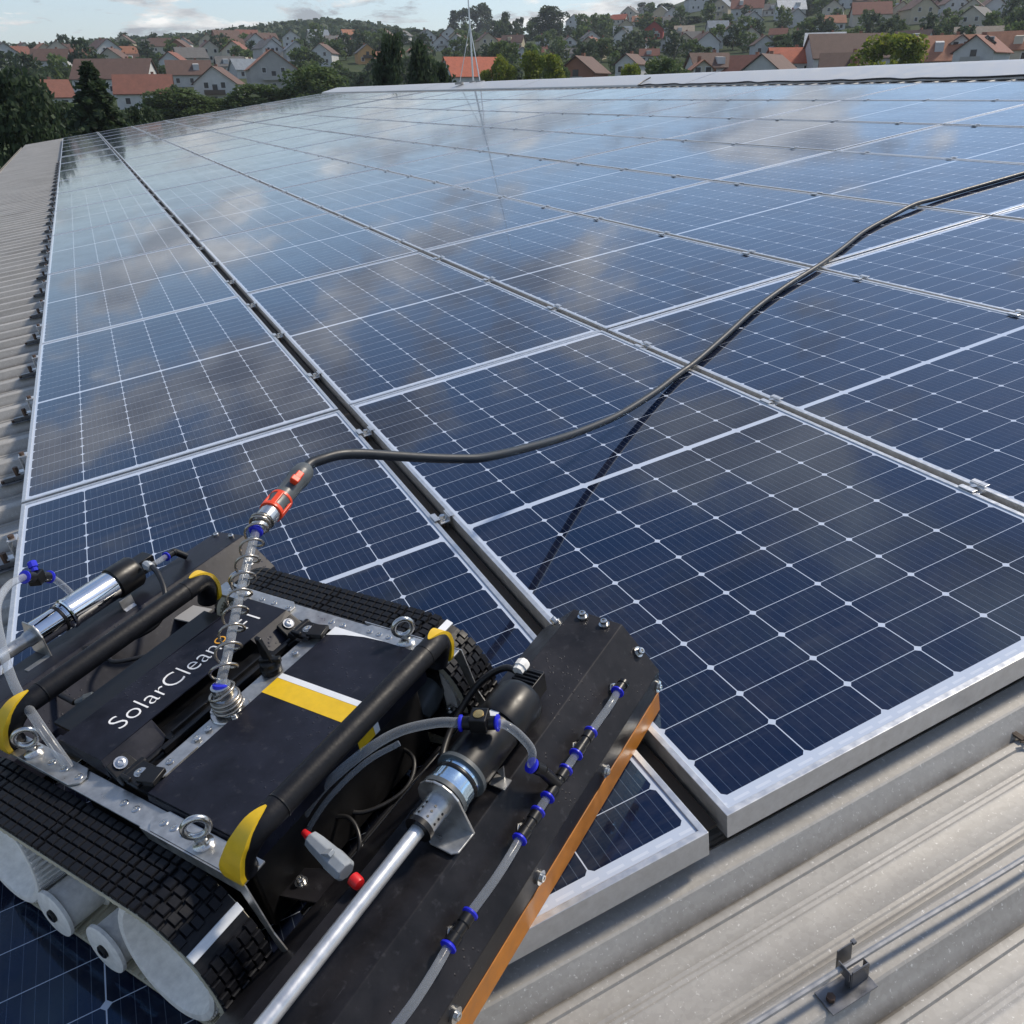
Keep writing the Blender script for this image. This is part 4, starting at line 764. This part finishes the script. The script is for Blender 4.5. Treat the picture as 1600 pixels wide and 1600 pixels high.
# slot between cover and deck: dark inner rails
b = MB(); b.box((-.010, -.040, .247), (.040, .21, .004)); b.box((-.034, -.040, .2495), (.006, .25, .010)); b.box((-.016, -.040, .252), (.004, .19, .005)); b.cyl((-.026, .13, .248), (-.026, -.20, .248), .004, 10); b.build('slot_rail', 'black_plastic', rob, 0, .001)
b = MB(); b.cyl((.075, .160, .238), (.075, -.23, .238), .007, 14); b.cyl((.02, .160, .232), (.02, .10, .232), .006, 14); b.build('chrome_bar', 'chrome', rob, 40)
def text(body, m, size, M, parent, name='lettering'):
    c = bpy.data.curves.new(name, 'FONT'); c.body = body; c.size = size; c.extrude = .0003; c.align_x = 'LEFT'; c.align_y = 'BOTTOM_BASELINE'; c.offset = -.0007; c.resolution_u = 4
    t_ = bpy.data.objects.new('tmp', c); COL.objects.link(t_); bpy.context.view_layer.update(); dg = bpy.context.evaluated_depsgraph_get()
    me = bpy.data.meshes.new_from_object(t_.evaluated_get(dg)); bpy.data.objects.remove(t_, do_unlink=True); me.name = name; me.materials.clear(); me.materials.append(MATS[m])
    o = bpy.data.objects.new(name, me); COL.objects.link(o); o.parent = parent; o.matrix_local = M; xs = [v.co.x for v in me.vertices]; return o, max(xs)
# reads from the near (+Y) end towards -Y, tops of the letters towards +X
TM = Matrix(((0, 1, 0, .040), (-1, 0, 0, .096), (0, 0, 1, zt + .0006), (0, 0, 0, 1)))
SZ = .047
o_, w1 = text('SolarClean', 'letter_white', SZ, TM, cv)
k_ = (.096 + .100) / w1; o_.matrix_local = TM @ Matrix.Diagonal((k_, 1.12, 1, 1))
TM2 = TM @ Matrix.Translation((.1985, .012, 0)); text('o', 'letter_orange', SZ * .92, TM2, cv)
text('F1', 'letter_white', SZ, TM @ Matrix.Translation((.245, 0, 0)), cv)
# ---- hinges
def hinge(y):
    b = MB()
    b.poly([(.002, y + .016, .2640), (.002, y - .016, .2640), (-.022, y - .018, .2480), (-.022, y + .018, .2480)], .007, (-.55, 0, .83))
    b.cyl((-.036, y + .021, .2600), (-.036, y - .021, .2600), .0075, 16); b.box((-.055, y, .2620), (.034, .036, .008)); b.box((-.075, y - .003, .2650), (.028, .028, .008), Matrix.Rotation(.25, 3, 'Z')); b.box((-.046, y + .016, .2665), (.02, .006, .008))
    h = b.build('hinge', 'black_plastic', rob, 30, .0014)
    b = MB(); bolt_at(b, (-.012, y, .2655), (-.55, 0, .83), .0062, .003); b.build('screw', 'steel', h, 30)
    b = MB(); bolt_at(b, (-.056, y, .2660), (0, 0, 1), .0058, .003); b.build('screw', 'steel', h, 30)
hinge(.134); hinge(-.196)
# T latch
b = MB(); b.lathe((-.062, -.104, .254), (-.062, -.104, 1), [(0, .0165), (.010, .017), (.013, .015), (.020, .0145), (.022, .011)], 24); b.poly([(-.052, -.101, .274), (-.074, -.101, .274), (-.060, -.101, .316), (-.050, -.101, .318)], .007, (0, -1, 0)); b.box((-.066, -.1045, .276), (.034, .009, .010), Matrix.Rotation(.5, 3, 'Z')); b.build('latch_knob', 'black_plastic', rob, 30, .0015)
# ---- handle bars with bent ends
def handle(xb, xf, ya_, yb_, zb):
    rad = .0168; P = [(xf, ya_ + .024, .254), (xf + (xb - xf) * .15, ya_ + .026, .272), (xf + (xb - xf) * .5, ya_ + .021, .296), (xf + (xb - xf) * .85, ya_ + .006, zb - .004), (xb, ya_ - .016, zb)]
    Q = [(xb, yb_ + .016, zb), (xf + (xb - xf) * .85, yb_ - .006, zb - .004), (xf + (xb - xf) * .5, yb_ - .021, .296), (xf + (xb - xf) * .15, yb_ - .026, .272), (xf, yb_ - .024, .254)]
    path = smooth_path(P, 6)[:-1] + smooth_path(Q, 6); b = MB(); b.tube(path, rad, 20); hb = b.build('handle_bar', 'black_rubber', rob, 60)
    b = MB(); b.cyl((xb, ya_ - .030, zb), (xb, ya_ - .028, zb), rad + .0006, 20); b.cyl((xb, yb_ + .028, zb), (xb, yb_ + .030, zb), rad + .0006, 20); b.build('grip_ring', 'black_plastic', hb, 40)
    for PP, sg in ((smooth_path(P, 6), 1), (smooth_path(Q, 6)[::-1], -1)):
        b = MB(); m = len(PP); W_ = [.0155, .0165, .0175, .018, .018, .018, .018, .018, .0175, .017, .016, .0150, .0145, .014, .014, .013, .012, .011, .010, .009, .0075, .006, .0045, .003, .001]
        for i, p in enumerate(PP):
            a_ = PP[max(i - 1, 0)]; c_ = PP[min(i + 1, m - 1)]; T = (c_ - a_).normalized(); X_ = V((1, 0, 0)); Nn = T.cross(X_).normalized()
            if Nn.y * sg < 0 and Nn.z < .2: Nn = -Nn
            if Nn.z < 0 and abs(Nn.z) > abs(Nn.y): Nn = -Nn
            w_ = W_[min(i, len(W_) - 1)]; o1 = p + Nn * (rad + .0010); o0 = p + Nn * (rad - .006)
            b.v += [tuple(o1 - X_ * w_), tuple(o1 + X_ * w_), tuple(o0 + X_ * w_), tuple(o0 - X_ * w_)]
        for i in range(m - 1): 
            for e in range(4): b.f.append((4 * i + e, 4 * i + (e + 1) % 4, 4 * i + 4 + (e + 1) % 4, 4 * i + 4 + e))
        b.f += [(0, 1, 2, 3), (4 * m - 4, 4 * m - 3, 4 * m - 2, 4 * m - 1)]; b.build('end_cap', 'yellow_paint', hb, 40)
handle(-.329, -.298, .150, -.196, .320); handle(.163, .200, .148, -.176, .320)
# ---- brush housings
def housing(sg, x_in_low, prof, ye, yn, nm='brush_housing'):
    b = MB(); b.prism(prof, yn, ye); h = b.build(nm, 'powder_brown', rob, 0, .0016); return h
def shell(prof, th):  # open sheet thickened inwards
    return prof
nprof = [(-.527, .040), (-.531, .089), (-.468, .170), (-.378, .178), (-.305, .112), (-.300, .050), (-.308, .050), (-.313, .108), (-.381, .170), (-.464, .163), (-.523, .086), (-.519, .040)]
nb = MB(); nb.prism(nprof, .46, -.500); nh = nb.build('brush_housing', 'powder_brown', rob, 0, .0012)
b = MB(); b.box((-.5262, -.0205, .0205), (.0045, .955, .041)); b.build('amber_skirt', 'amber_skirt', nh, 0, .0006)
b = MB(); b.prism([(-.525, .045), (-.529, .088), (-.466, .168), (-.378, .175), (-.308, .11), (-.303, .05)], -.4985, -.4965); b.build('end_plate', 'powder_brown', nh, 0)
b = MB(); b.cyl((-.42, .45, .080), (-.42, -.49, .080), .072, 30); b.build('brush_roller', 'black_rubber', nh, 30)
for y in (-.489, -.284, -.079, .127, .33): b = MB(); bolt_at(b, (-.5312, y, .062), (-1, 0, .02), .0058, .005); b.cyl((-.5295, y, .062), (-.5335, y, .062), .0105, 18); b.build('bolt', 'steel', nh, 30)
for p, n_ in (((-.402, -.486, .1762), (.08, 0, 1)), ((-.443, -.484, .1722), (.08, 0, 1)), ((-.500, -.486, .1295), (-.79, 0, .61)), ((-.345, -.487, .148), (.7, 0, .7))): b = MB(); bolt_at(b, p, n_, .0062, .009); b.build('bolt', 'steel', nh, 30)
cxm = .026
fprof = [(2 * cxm - x + .008, z) for x, z in nprof]
fb = MB(); fb.prism(fprof, .46, -.478); fh = fb.build('brush_housing', 'powder_black', rob, 0, .0012)
b = MB(); b.box((2 * cxm + .5262 + .008, -.0105, .0205), (.0045, .93, .041)); b.build('amber_skirt', 'amber_skirt', fh, 0)
b = MB(); b.cyl((.48, .45, .080), (.48, -.47, .080), .072, 30); b.build('brush_roller', 'black_rubber', fh, 30)
for p, n_ in (((.512, -.462, .1665), (0, 0, 1)), ((.462, -.464, .172), (0, 0, 1)), ((.395, -.440, .140), (-.7, 0, .7))): b = MB(); bolt_at(b, p, n_, .0060, .009); b.build('bolt', 'steel', fh, 30)
# arms that carry the housings
for y, s_ in ((.094, 1), (-.262, 1)):
    b = MB(); b.poly([(-.215, y + .030, .098), (-.235, y + .030, .104), (-.345, y + .012, .122), (-.362, y - .006, .124), (-.340, y - .026, .122), (-.270, y - .028, .108), (-.215, y - .012, .098)], .004); a_ = b.build('arm_bracket', 'powder_brown', rob, 0, .0012)
    b = MB(); bolt_at(b, (-.262, y, .106), (0, 0, 1), .006, .008); b.build('bolt', 'steel', a_, 30)
b = MB(); b.box((.27, .10, .12), (.12, .06, .006)); b.box((.27, -.20, .12), (.12, .06, .006)); b.build('arm_bracket', 'powder_black', rob, 0)
for (x, z_, r_, y0_, y1_, m) in ((-.302, .100, .0085, .13, -.25, 'chrome'), (-.283, .086, .0062, .12, -.20, 'black_rubber'), (-.325, .088, .010, .14, -.10, 'black_plastic')):
    b = MB(); b.cyl((x, y0_, z_), (x, y1_, z_), r_, 18); b.build('cross_rod', m, rob, 40)
b = MB(); b.lathe((-.222, .066, .125), (-.255, .066, .122), [(0, .016), (.008, .016), (.008, .012), (.016, .012), (.018, .010), (.022, .010)], 6); b.build('brass_gland', 'brass', rob, 20)
b = MB(); b.lathe((-.228, -.287, .15), (-.228, -.20, .11), [(0, .012), (.01, .022), (.05, .026), (.07, .020)], 18); b.build('axle_boot', 'grey_plastic', rob, 30)
# ---- near brush motor on the housing
def motor(x, z_, ys, side, blk_m):
    yf, yg, ym, yh, ye_, yb_ = ys
    b = MB(); b.lathe((x, ym, z_), (x, -9, z_), [(0, .0325), (.002, .0345), (ym - yh, .0345), (ym - yh, .0375), (ym - yh + .004, .0385), (ym - ye_ - .010, .0385), (ym - ye_, .034)], 40); mo = b.build('brush_motor', 'black_plastic', rob, 35)
    return mo
MX, MZ = -.430, .2135
mo = motor(MX, MZ, (-.012, -.040, -.084, -.172, -.240, -.288), 1, None)
b = MB(); b.lathe((MX, -.036, MZ), (MX, -9, MZ), [(0, .0325), (.012, .0328), (.012, .0315), (.044, .0315)], 40); gb = b.build('gearbox', 'chrome_blue', mo, 35)
b = MB(); b.lathe((MX, -.077, MZ), (MX, -9, MZ), [(0, .0335), (.001, .0372), (.007, .0372), (.008, .0340)], 40); b.lathe((MX, -.036, MZ), (MX, -9, MZ), [(0, .034), (.007, .034)], 40); b.build('gearbox_ring', 'grey_plastic', mo, 30)
b = MB(); b.lathe((MX, -.064, MZ), (MX, -9, MZ), [(0, .0323), (.0015, .0330), (.005, .0330), (.0065, .0323)], 40); b.build('cable_tie', 'black_plastic', mo, 30)
b = MB(); b.box((MX + .006, -.262, MZ - .002), (.040, .052, .034)); 
for k in range(6): b.box((MX + .006, -.243 - k * .0075, MZ + .0158), (.038, .003, .004))
b.build('connector_block', 'black_plastic', mo, 20, .0012)
b = MB(); b.box((MX - .002, -.176, MZ + .0345), (.014, .032, .0016)); b.build('motor_label', 'white_paint', mo, 0)
# coupling, flange bracket and tube
b = MB(); b.lathe((MX, .012, MZ), (MX, -9, MZ), [(0, .0165), (.002, .0175), (.030, .0175), (.032, .0185), (.046, .0185), (.048, .012)], 28); b.build('coupling', 'rail_steel', mo, 35)
b = MB()
for k in range(4):
    for a_ in (.5, 1.3, 2.1, 2.9, -.3): c = V((MX + .0176 * math.cos(a_), .004 - k * .0085, MZ + .0176 * math.sin(a_))); d = (c - V((MX, c.y, MZ))).normalized(); b.cyl(c - d * .002, c + d * .0006, .0018, 8)
b.build('screw_holes', 'dark_void', mo, 30)
b = MB(); b.lathe((MX, .018, MZ), (MX, -9, MZ), [(0, .0195), (.0075, .0195), (.0085, .018)], 28); b.build('collar', 'black_plastic', mo, 30)
b = MB(); pf_ = [(MX + .0355 * math.cos(R(g)), MZ + .0355 * math.sin(R(g))) for g in range(-30, 200, 23)] + [(MX - .046, .176), (MX + .012, .179)]
b.prism(pf_, -.0300, -.0335); b.poly([(MX - .046, -.0335, .1765), (MX + .012, -.0335, .1805), (MX + .004, .002, .1802), (MX - .004, .008, .1798), (MX - .036, .008, .1768), (MX - .044, .002, .1765)], .003); bk = b.build('motor_bracket', 'rail_steel', mo, 0, .0010)
b = MB(); b.prism([(MX - .034, .1735), (MX - .036, .200), (MX - .024, .186)], -.125, -.1275); b.poly([(MX - .045, -.127, .1765), (MX - .020, -.127, .1775), (MX - .020, -.108, .1775), (MX - .045, -.108, .1765)], .002); b.build('motor_bracket', 'rail_steel', mo, 0)
b = MB(); b.cyl((MX + .002, .50, .213), (MX, .012, MZ), .0098, 24); b.build('spray_tube', 'aluminium', rob, 40)
# ---- far brush motor
FX, FZ = .505, .214
b = MB(); b.lathe((FX, -.030, FZ), (FX, -9, FZ), [(0, .024), (.002, .0255), (.058, .0255), (.058, .028), (.062, .0285)], 36); fm = b.build('brush_motor', 'chrome', rob, 35)
b = MB(); b.lathe((FX, -.095, FZ), (FX, -9, FZ), [(0, .029), (.002, .0315), (.006, .0315), (.009, .0300), (.108, .0300), (.110, .029)], 44); b.build('motor_can', 'chrome', fm, 35)
b = MB(); b.lathe((FX, -.200, FZ), (FX, -9, FZ), [(0, .0300), (.002, .0335), (.050, .0335), (.056, .030)], 40); b.build('motor_head', 'black_plastic', fm, 35)
b = MB(); b.box((FX - .002, -.272, FZ + .004), (.034, .040, .030)); b.build('connector_block', 'black_plastic', fm, 20, .0012)
b = MB(); b.lathe((FX, -.079, FZ), (FX, -9, FZ), [(0, .0262), (.0015, .0272), (.005, .0272), (.0065, .0262)], 40); b.build('cable_tie', 'black_plastic', fm, 30)
b = MB(); b.lathe((FX, .03, FZ), (FX, -9, FZ), [(0, .0125), (.04, .0125), (.045, .015), (.058, .015)], 28); b.build('coupling', 'rail_steel', fm, 35)
b = MB(); b.prism([(FX - .030, .170), (FX - .032, FZ + .005), (FX - .018, FZ + .028), (FX + .018, FZ + .028), (FX + .030, FZ), (FX + .03, .170)], -.0265, -.0295); b.poly([(FX - .060, -.0265, .1640), (FX - .020, -.0265, .1775), (FX - .020, .020, .1775), (FX - .062, .012, .1640)], .003); b.build('motor_bracket', 'rail_steel', fm, 0, .001)
b = MB(); b.prism([(FX - .046, .172), (FX - .044, .198), (FX - .0425, .198), (FX - .044, .172)], -.205, -.178); b.box((FX - .060, -.190, .173), (.03, .024, .002), Matrix.Rotation(-.45, 3, 'Y')); b.build('motor_bracket', 'rail_steel', fm, 0)
b = MB(); b.cyl((FX, .50, FZ), (FX, .02, FZ), .0125, 22); b.build('spray_tube', 'aluminium', rob, 40)
# ---- cables
def cable(pts, r=.0045, m='black_cable', nm='cable', parent=rob):
    b = MB(); b.tube(smooth_path(pts, 7), r, 10); return b.build(nm, m, parent, 60)
cable([(-.405, -.282, .218), (-.372, -.284, .216), (-.335, -.262, .190), (-.318, -.215, .155), (-.328, -.160, .140), (-.356, -.105, .132), (-.380, -.030, .138), (-.384, .048, .120), (-.35, .10, .09)], .0055)
b = MB(); b.lathe((-.408, -.270, .232), (-.408, -.310, .236), [(0, .009), (.008, .009), (.008, .011), (.018, .011), (.022, .008)], 8); b.build('cable_gland', 'white_plastic', rob, 25)
cable([(.452, -.262, .232), (.416, -.250, .226), (.372, -.222, .205), (.348, -.172, .18), (.38, -.112, .172), (.44, -.065, .172), (.445, -.01, .17), (.41, .018, .155), (.344, .022, .15)], .0052)
b = MB(); b.lathe((.470, -.262, .232), (.435, -.256, .230), [(0, .008), (.008, .008), (.008, .010), (.018, .010), (.022, .007)], 8); b.build('cable_gland', 'pale_grey_plastic', rob, 25)
cable([(.23, -.18, .15), (.30, -.12, .16), (.36, -.07, .17), (.40, -.16, .19)], .004)
b = MB(); b.lathe((.340, .022, .150), (.281, -.044, .150), [(0, .0052), (.012, .0085), (.016, .011), (.030, .0115), (.032, .0095), (.042, .0095), (.050, .007)], 12); b.build('cable_gland', 'grey_plastic', rob, 25)
cable([(.300, -.022, .150), (.27, -.06, .15), (.20, -.12, .15), (.14, -.15, .13)], .0062, 'pale_grey_plastic')
cable([(-.215, .02, .12), (-.262, -.008, .125), (-.300, .015, .11), (-.290, .055, .08), (-.25, .08, .08)], .0035)
cable([(-.205, -.16, .11), (-.27, -.15, .11), (-.29, -.10, .10), (-.26, -.04, .10), (-.21, -.02, .11)], .0035)
cable([(-.245, .060, .170), (-.238, .052, .190), (-.23, .03, .18), (-.21, .0, .15)], .003)
# grey push button unit with red ends
a_ = V((-.300, .082, .205)); e_ = V((-.384, .098, .192)); 
b = MB(); b.lathe(a_, e_, [(0, .006), (.004, .011), (.014, .0125), (.044, .0145), (.048, .0155), (.070, .0150), (.074, .012)], 8); b.box(a_ + (e_ - a_) * .45 + V((-.006, .004, .012)), (.020, .010, .006), Matrix.Rotation(.5, 3, 'Y')); pbx = b.build('stop_switch', 'pale_grey_plastic', rob, 30, .001)
b = MB(); b.lathe(a_ - (e_ - a_) * .14, a_, [(0, .004), (.010, .0055), (.012, .0055)], 16); b.build('red_cap', 'red_plastic', pbx, 30)
b = MB(); b.lathe(e_, e_ + (e_ - a_), [(0, .0085), (.010, .0085), (.013, .0075), (.014, .004)], 20); b.build('red_cap', 'red_plastic', pbx, 30)
# ---- water tubing and push fittings
def clear(pts, nm='water_tube', r=.0058, parent=rob, k=7):
    b = MB(); b.tube(smooth_path(pts, k), r, 14); return b.build(nm, 'clear_tube', parent, 60)
def fitting(a, c, parent=rob, rr=.0088, stem=None, caps=(1, 1)):
    a = V(a); c = V(c); L_ = (c - a).length; b = MB(); b.lathe(a, c, [(0, rr), (L_ * .30, rr), (L_ * .34, rr * .84), (L_ * .66, rr * .84), (L_ * .70, rr), (L_, rr)], 20)
    if stem is not None: s_ = V(stem); mid = (a + c) / 2; b.cyl(mid, mid + s_, rr * .75, 14)
    f_ = b.build('tube_fitting', 'black_plastic', parent, 35)
    for on, p, d in ((caps[0], a, (a - c).normalized()), (caps[1], c, (c - a).normalized())):
        if on: b = MB(); b.lathe(p, p + d, [(0, rr * .9), (.0012, rr * 1.0), (.0024, rr * 1.22), (.0048, rr * 1.22), (.0058, rr * .9)], 20); b.build('blue_collar', 'blue_collar', f_, 35)
    if stem is not None:
        b = MB(); b.lathe(mid + s_, mid + s_ * 2, [(0, rr * .9), (.004, rr * .95), (.004, rr * 1.15), (.009, rr * 1.15)], 6); b.build('brass_nut', 'steel', f_, 25)
    return f_
N3 = V((-.794, 0, .608)); xo = -.498
def of(y, off=.020):   # point above the sloping outer facet
    return V((-.500, y, .1292)) + N3 * off + V((-.0, 0, .0))
fitting(of(-.398), of(-.378), stem=-N3 * .012, caps=(0, 1)); clear([of(-.374), of(-.345, .024), of(-.31, .022), of(-.281)])
fitting(of(-.277), of(-.236), stem=V((.008, 0, -.010))); clear([of(-.231), of(-.20)])
fitting(of(-.197), of(-.150)); clear([of(-.143), of(-.120)])
fitting(of(-.116), of(-.074), stem=V((.008, 0, -.010))); clear([of(-.068), of(-.04, .024), of(-.0, .025), of(.046)])
fitting(of(.052), of(.092), stem=V((.008, 0, -.010))); clear([of(.098), of(.13, .025), of(.17, .026), of(.205)])
fitting(of(.209), of(.25), stem=V((.008, 0, -.010)))
clear([of(.256), of(.30, .025), of(.36)])
# branch from the valve to the facet
b = MB(); el = V((-.506, -.158, .178)); b.cyl(of(-.172), el, .0085, 16); b.cyl(el, el + V((.006, .008, .012)), .009, 16); b.build('tube_fitting', 'black_plastic', rob, 35)
b = MB(); pe = el + V((.007, .009, .013)); b.lathe(pe, pe + V((.006, .006, .012)), [(0, .009), (.002, .0112), (.0055, .0112), (.0065, .009)], 20); b.build('blue_collar', 'blue_collar', rob, 35)
clear([(-.458, -.141, .264), (-.472, -.143, .262), (-.488, -.146, .248), (-.500, -.150, .222), pe + V((.002, .002, .004))])
vv = fitting((-.414, -.1235, .262), (-.455, -.140, .2635), rr=.0095)
b = MB(); b.box((-.436, -.132, .268), (.024, .026, .022), Matrix.Rotation(.35, 3, 'Z')); b.build('valve_body', 'black_plastic', vv, 0, .0015)
b = MB(); b.lathe((-.436, -.132, .279), (-.436, -.132, 1), [(0, .0075), (.0012, .0075), (.0018, .006)], 20); b.build('brass_cap', 'brass', vv, 30)
clear([(-.193, .066, .100), (-.230, .052, .155), (-.260, .018, .205), (-.301, -.029, .243), (-.335, -.075, .258), (-.377, -.108, .262), (-.408, -.122, .262)], r=.0068)
clear([(-.205, .085, .10), (-.240, .062, .14), (-.268, .020, .19), (-.306, -.030, .230), (-.34, -.07, .245)], r=.004)
# left loop over the far side
clear([(.068, .166, .250), (.10, .160, .275), (.134, .153, .305), (.192, .137, .340), (.272, .099, .368), (.371, .048, .370), (.461, -.014, .348), (.505, -.058, .326)], r=.0068)
vf = fitting((.508, -.064, .322), (.527, -.106, .290), rr=.0100)
b = MB(); b.box((.520, -.084, .305), (.024, .024, .024), Matrix.Rotation(.5, 3, 'Z')); b.build('valve_body', 'black_plastic', vf, 0, .002)
b = MB(); b.lathe((.522, -.088, .316), (.545, -.100, .345), [(0, .006), (.008, .006), (.008, .0085), (.018, .0085), (.020, .007)], 10); b.build('blue_knob', 'blue_collar', vf, 30)
clear([(.529, -.112, .285), (.528, -.122, .262), (.520, -.128, .235), (.510, -.128, .205)], r=.0060)
clear([(.478, -.262, .222), (.487, -.294, .212), (.500, -.325, .204)], r=.0055); ff = fitting((.501, -.329, .203), (.508, -.352, .198), rr=.008, caps=(1, 0)); b = MB(); b.cyl((.508, -.352, .198), (.498, -.368, .178), .0075, 14); b.build('elbow', 'black_plastic', ff, 30)
# ---- socket, coil spring and riser tube
b = MB(); b.lathe((-.069, -.012, .2535), (-.069, -.012, 1), [(0, .029), (.002, .0295), (.0035, .028), (.004, .017), (.018, .016), (.018, .0195), (.030, .0190), (.032, .015), (.036, .0145), (.050, .0145), (.051, .012)], 36); so = b.build('water_socket', 'steel', rob, 35)
for a_ in (.6, 2.7, 4.8): b = MB(); bolt_at(b, (-.069 + .023 * math.cos(a_), -.012 + .023 * math.sin(a_), .2570), (0, 0, 1), .0042, .005); b.build('bolt', 'steel', so, 30)
B0 = V((-.069, -.012, .300)); 
riser = smooth_path([(-.069, -.012, .300), (-.066, -.022, .312), (-.050, -.050, .322), (-.012, -.104, .337), (.030, -.168, .356), (.060, -.220, .374), (.084, -.262, .388)], 8)
b = MB(); b.lathe(riser[0] - V((.0, 0, .002)), riser[5], [(0, .0105), (.001, .0128), (.006, .0128), (.007, .010)], 24); b.build('blue_collar', 'blue_collar', so, 35)
b = MB(); b.tube(riser, .0072, 16); b.build('riser_tube', 'clear_tube', rob, 60)
# coil: tight turns round the socket, then open turns round the riser
axis = [V((-.069, -.012, .262)), V((-.069, -.012, .275)), V((-.069, -.012, .288))] + riser + [V((.089, -.276, .391)), V((.093, -.286, .393))]
cum = [0]
for i in range(1, len(axis)): cum.append(cum[-1] + (axis[i] - axis[i - 1]).length)
def on_axis(s):
    for i in range(len(axis) - 1):
        if s <= cum[i + 1] or i == len(axis) - 2: t_ = (s - cum[i]) / (cum[i + 1] - cum[i]); return axis[i].lerp(axis[i + 1], t_), (axis[i + 1] - axis[i]).normalized()
TL_ = cum[-1]; turns = 14.5; N_ = 560; pts = []
for k in range(N_ + 1):
    f_ = k / N_; ph = f_ * turns * 2 * math.pi; tt = f_ * turns
    # advance slowly over the first 3 and the last 1.6 turns
    if tt < 3.2: s = tt / 3.2 * .024
    elif tt > turns - 1.8: s = TL_ - .012 + (tt - turns + 1.8) / 1.8 * .012
    else: s = .024 + (tt - 3.2) / (turns - 5.0) * (TL_ - .012 - .024)
    c, d = on_axis(s); s2 = max(0, s - .02); s3 = min(TL_, s + .02); d = (on_axis(s3)[0] - on_axis(s2)[0]).normalized()
    N1 = (V((1, 0, 0)) - d * d.x).normalized(); N2 = d.cross(N1); rr_ = .0175 if s > .03 else .0205
    if s > TL_ - .05: rr_ = .0170
    pts.append(c + (N1 * math.cos(ph) + N2 * math.sin(ph)) * rr_)
b = MB(); b.tube(pts, .0023, 7); b.build('coil_spring', 'wire_steel', rob, 60)
# ------------------------------------------------------------------ supply hose with its coupler
hs = empty('water_hose', RB); tag(hs, 'dark garden hose with orange and grey coupler, arching from the robot across the panels', 'hose')
c0_, c1_ = V((.084, -.262, .388)), V((.139, -.446, .402)); dd = (c1_ - c0_).normalized(); Lc = (c1_ - c0_).length
def seg(a, prof, m, nm, n=24, parent=hs): b = MB(); b.lathe(c0_ + dd * a, c0_ + dd * (a + 1), prof, n); return b.build(nm, m, parent, 35)
seg(-.004, [(0, .010), (.002, .0128), (.006, .0128), (.008, .011)], 'blue_collar', 'blue_collar')
seg(.004, [(0, .011), (.004, .0150), (.016, .0150), (.018, .0135), (.026, .0135), (.026, .0185), (.048, .0185), (.050, .0165)], 'steel', 'threaded_nut', 12)
seg(.048, [(0, .0150), (.004, .0180), (.014, .0200), (.030, .0165), (.040, .0200), (.050, .0205), (.052, .0180), (.108, .0185), (.112, .0205), (.128, .0205), (.132, .0175)], 'grey_plastic', 'coupler_body')
oc = seg(.052, [(0, .0160), (.002, .0212), (.008, .0216), (.010, .0206)], 'orange_plastic', 'coupler_ring')
seg(.088, [(0, .0190), (.002, .0212), (.007, .0214), (.009, .0195)], 'orange_plastic', 'coupler_ring')
up_ = (V((0, 0, 1)) - dd * dd.z).normalized(); sd_ = dd.cross(up_)
b = MB()
for an in (.4, 2.0, 3.6, 5.2): 
    w_ = up_ * math.cos(an) + sd_ * math.sin(an); p = c0_ + dd * .074 + w_ * .0195; M3 = Matrix((dd, sd_ * math.cos(an) - up_ * math.sin(an), w_)).transposed(); b.box(p, (.034, .010, .004), M3)
b.build('coupler_grip', 'orange_plastic', hs, 0, .001)
w_ = (up_ * .75 + sd_ * (.66)).normalized(); p = c0_ + dd * .140 + w_ * .0225; M3 = Matrix((dd, w_.cross(dd), w_)).transposed(); b = MB(); b.box(p, (.034, .013, .008), M3); b.box(p + w_ * .006 - dd * .012, (.014, .016, .008), M3); b.build('valve_lever', 'orange_plastic', hs, 0, .002)
seg(.150, [(0, .0175), (.004, .0195), (.020, .0185), (.038, .0190), (.044, .0165), (.050, .0120)], 'grey_plastic', 'hose_collar')
hose_local = [c1_ - dd * .012, c1_ + dd * .02, (.139, -.494, .401), (.130, -.530, .394), (.117, -.572, .377), (.100, -.632, .346), (.075, -.715, .303), (.050, -.80, .262), (.036, -.872, .232), (.034, -1.036, .176), (.033, -1.231, .116), (.027, -1.402, .074), (.021, -1.542, .047), (.012, -1.756, .022), (.004, -1.938, .012)]
inv = RB.inverted() @ ROOF
roofp = [(1.54, -2.150, .0105), (1.67, -2.37, .0088), (1.831, -2.639, .0086), (1.96, -2.90, .0090), (2.075, -3.180, .0115), (2.20, -3.43, .0090), (2.337, -3.695, .0088), (2.43, -3.95, .010), (2.492, -4.180, .019), (2.518, -4.36, .010), (2.530, -4.62, .0086), (2.535, -5.05, .0088), (2.54, -5.6, .009), (2.52, -6.4, .009)]
allp = hose_local + [tuple(inv @ V(p)) for p in roofp]
b = MB(); b.tube(smooth_path(allp, 7), .0105, 16); b.build('hose_line', 'hose_rubber', hs, 60)
# ------------------------------------------------------------------ the air over the valley
hm = bpy.data.materials.new('haze_air'); hm.use_nodes = True; ht = hm.node_tree; ht.nodes.clear()
ho = ht.nodes.new('ShaderNodeOutputMaterial'); hv = ht.nodes.new('ShaderNodeVolumePrincipled'); ht.links.new(hv.outputs[0], ho.inputs['Volume'])
hv.inputs['Color'].default_value = (.80, .87, .97, 1); hv.inputs['Density'].default_value = .00017; hv.inputs['Anisotropy'].default_value = .2
b = MB(); b.box((0, 0, 0), (9400, 9400, 1)); hz_ = b.build('haze', hm, None, 0)
zs = [v.co.z for v in bpy.data.objects['terrain'].data.vertices]; z0 = min(zs) - 1; z1 = max(max(zs), 90) + 25
for v in hz_.data.vertices: v.co.z = z0 if v.co.z < 0 else z1
tag(hz_, None, None, kind='stuff')
